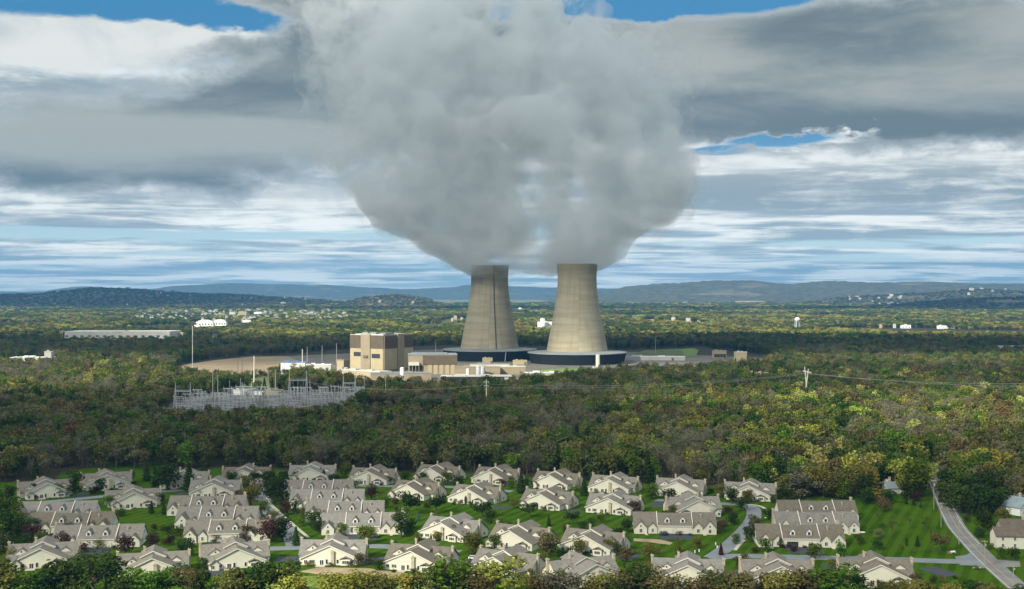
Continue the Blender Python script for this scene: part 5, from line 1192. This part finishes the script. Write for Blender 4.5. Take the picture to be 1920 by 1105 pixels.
far_block('pale shed roof right behind the striped mast', 364, 375, 610, 617, W_, W_)
far_block('long white roof low among trees left of the left tower', 790, 803, 623, 626.5, W_, W_)
far_block('short white roof right of the long white one, left of the left tower', 815, 826, 620, 623.5, W_, W_)
far_block('bright white hall at the foot of the blue ridge left of the left tower', 857, 884, 575, 579.5, W_, W_)
far_block('cream town block, tallest of the far town centre', 447, 462, 584.5, 599, C_, C_)
far_block('pale office block left of the tallest cream town block', 430, 441, 586, 598, O_, O_)
far_block('white block right of the tallest cream town block', 476, 491, 586, 596, W_, W_)
far_block('long white hall before the cream blocks of the far town', 336, 372, 597, 603, W_, W_)
far_block('long white flat hall at the left of the far town', 270, 305, 595, 601, W_, W_)
far_block('white hall at the left end of the far town, above the long one', 283, 312, 587, 592, W_, W_)
far_block('pale hall right of the domed halls', 455, 470, 601, 608, W_, W_)
far_block('white house row at the right of the far town', 585, 603, 587, 594, W_, W_)
far_block('pale block between far town and left tower', 612, 620, 589, 596, W_, W_)
far_block('long cream factory roof on the sunlit slope at right', 1382, 1432, 565, 570, C_, C_)
far_block('long pale building at the foot of the sunlit slope left of the water tower', 1478, 1512, 585.5, 589, W_, W_)
far_block('white terrace left one, in the sunlit strip at far right', 1759, 1771, 611, 617, W_, W_)
far_block('white terrace middle one, in the sunlit strip at far right', 1773, 1788, 611, 616.5, W_, W_)
far_block('white terrace right one, in the sunlit strip at far right', 1790, 1802, 612, 617, W_, W_)
far_block('white house pair in the sunlit strip right of the water tower', 1692, 1708, 610, 616, W_, W_)
far_block('long white hall in the sunlit strip between towers and water tower', 1345, 1375, 609, 614.5, W_, W_)
far_block('white hall right of the long one in the sunlit strip', 1385, 1403, 609, 614, W_, W_)
# water towers
def water_tower(label, px, ytop, ybase, half):
    p = G(px, ybase); mpp = p.y / F; hh = (ybase - ytop) * mpp; R = half * mpp
    r = thing('water_tower', label, 'water tower', p)
    mb = MB(); n_ = 10; mb.lathe([(R * sin(pi * k_ / n_) + .01, hh - R * .9 + R * .9 * -cos(pi * k_ / n_)) for k_ in range(n_ + 1)], 24); mb.build('tank', M['white'], r, smooth=True)
    for k_ in range(6):
        a = 2 * pi * k_ / 6; mb = MB(); mb.tube((cos(a) * R * .95, sin(a) * R * .95, 0), (cos(a) * R * .85, sin(a) * R * .85, hh - R * .9), R * .14, n=6); mb.build('leg', M['bluegrey' if k_ % 2 else 'offwhite'], r)
    mb = MB(); mb.tube((0, 0, 0), (0, 0, hh - R * 1.6), R * .28, n=8); mb.build('riser', M['bluegrey'], r)
    mb = MB(); mb.lathe([(R * 1.0, hh - R * 1.0), (R * 1.12, hh - R * 1.0), (R * 1.12, hh - R * .85), (R * 1.0, hh - R * .85)], 24); mb.build('catwalk', M['bluegrey'], r)
water_tower('white water tower with pale blue legs standing over the dark wood at right', 1495, 595, 622, 5.2)
r = thing('water_tank', 'small white domed water tank seen between the cooling towers', 'tank', G(975, 586.5)); mpp = G(975, 586.5).y / F
mb = MB(); mb.lathe([(3.8 * mpp, 0), (3.8 * mpp, 6.5 * mpp), (2.8 * mpp, 8.6 * mpp), (0, 9.6 * mpp)], 20); mb.build('shell', M['white'], r, smooth=True)
mb = MB(); mb.lathe([(3.9 * mpp, 6.3 * mpp), (4.0 * mpp, 6.6 * mpp), (3.9 * mpp, 6.9 * mpp)], 20); mb.build('rim', M['offwhite'], r)
# the far town and the house rows on the slopes, too many and too small to tell apart
rs = random.Random(3); mb = MB()
def specks(n, x0, x1, y0, y1, lo, hi, up=0, mi=None):
    for _ in range(n):
        px, py = rs.uniform(x0, x1), rs.uniform(y0, y1); p = G(px, py); w = rs.uniform(lo, hi) * p.y / F * .5; h = up + rs.uniform(6, 11) * (1 + p.y / 12000); z = 0
        for (a, b_, Yc, dp, hf) in HILLS:
            if a < p.x < b_ and abs(p.y - Yc) < dp: z = max(z, hf(p.x, p.y))
        mb.box(p.x - w, p.x + w, p.y, p.y + w * 1.2, z - 3, z + h, rs.choice((0, 0, 0, 1, 2, 3)) if mi is None else mi)
        mb.box(p.x - w * .6, p.x + w * .4, p.y + w * .2, p.y + w * .8, z + h, z + h * 1.2, 3)
specks(130, 255, 650, 586, 606, 3, 9, 5); specks(40, 640, 870, 588, 604, 2, 6); specks(30, 1190, 1420, 598, 614, 2, 7); specks(30, 1550, 1910, 604, 616, 3, 7)
specks(60, 1350, 1440, 577, 584, 2, 4); specks(50, 1150, 1340, 570, 574, 3, 7); specks(60, 1505, 1690, 572, 584, 3, 7); specks(40, 1800, 1900, 570, 574, 3, 6)
specks(70, 380, 640, 588, 604, 3, 9, 8); specks(24, 100, 640, 568, 582, 1.5, 4); specks(16, 400, 880, 576, 584, 4, 10); specks(30, 20, 260, 590, 600, 2, 4); specks(20, 1130, 1200, 600, 622, 3, 7)
o = mb.build('distant_town', [O_, M['stone'], C_, M['bluegrey']]); tag(o, 'far town of countless small pale houses and halls strewn over the sunlit plain', 'town', None, 'stuff')
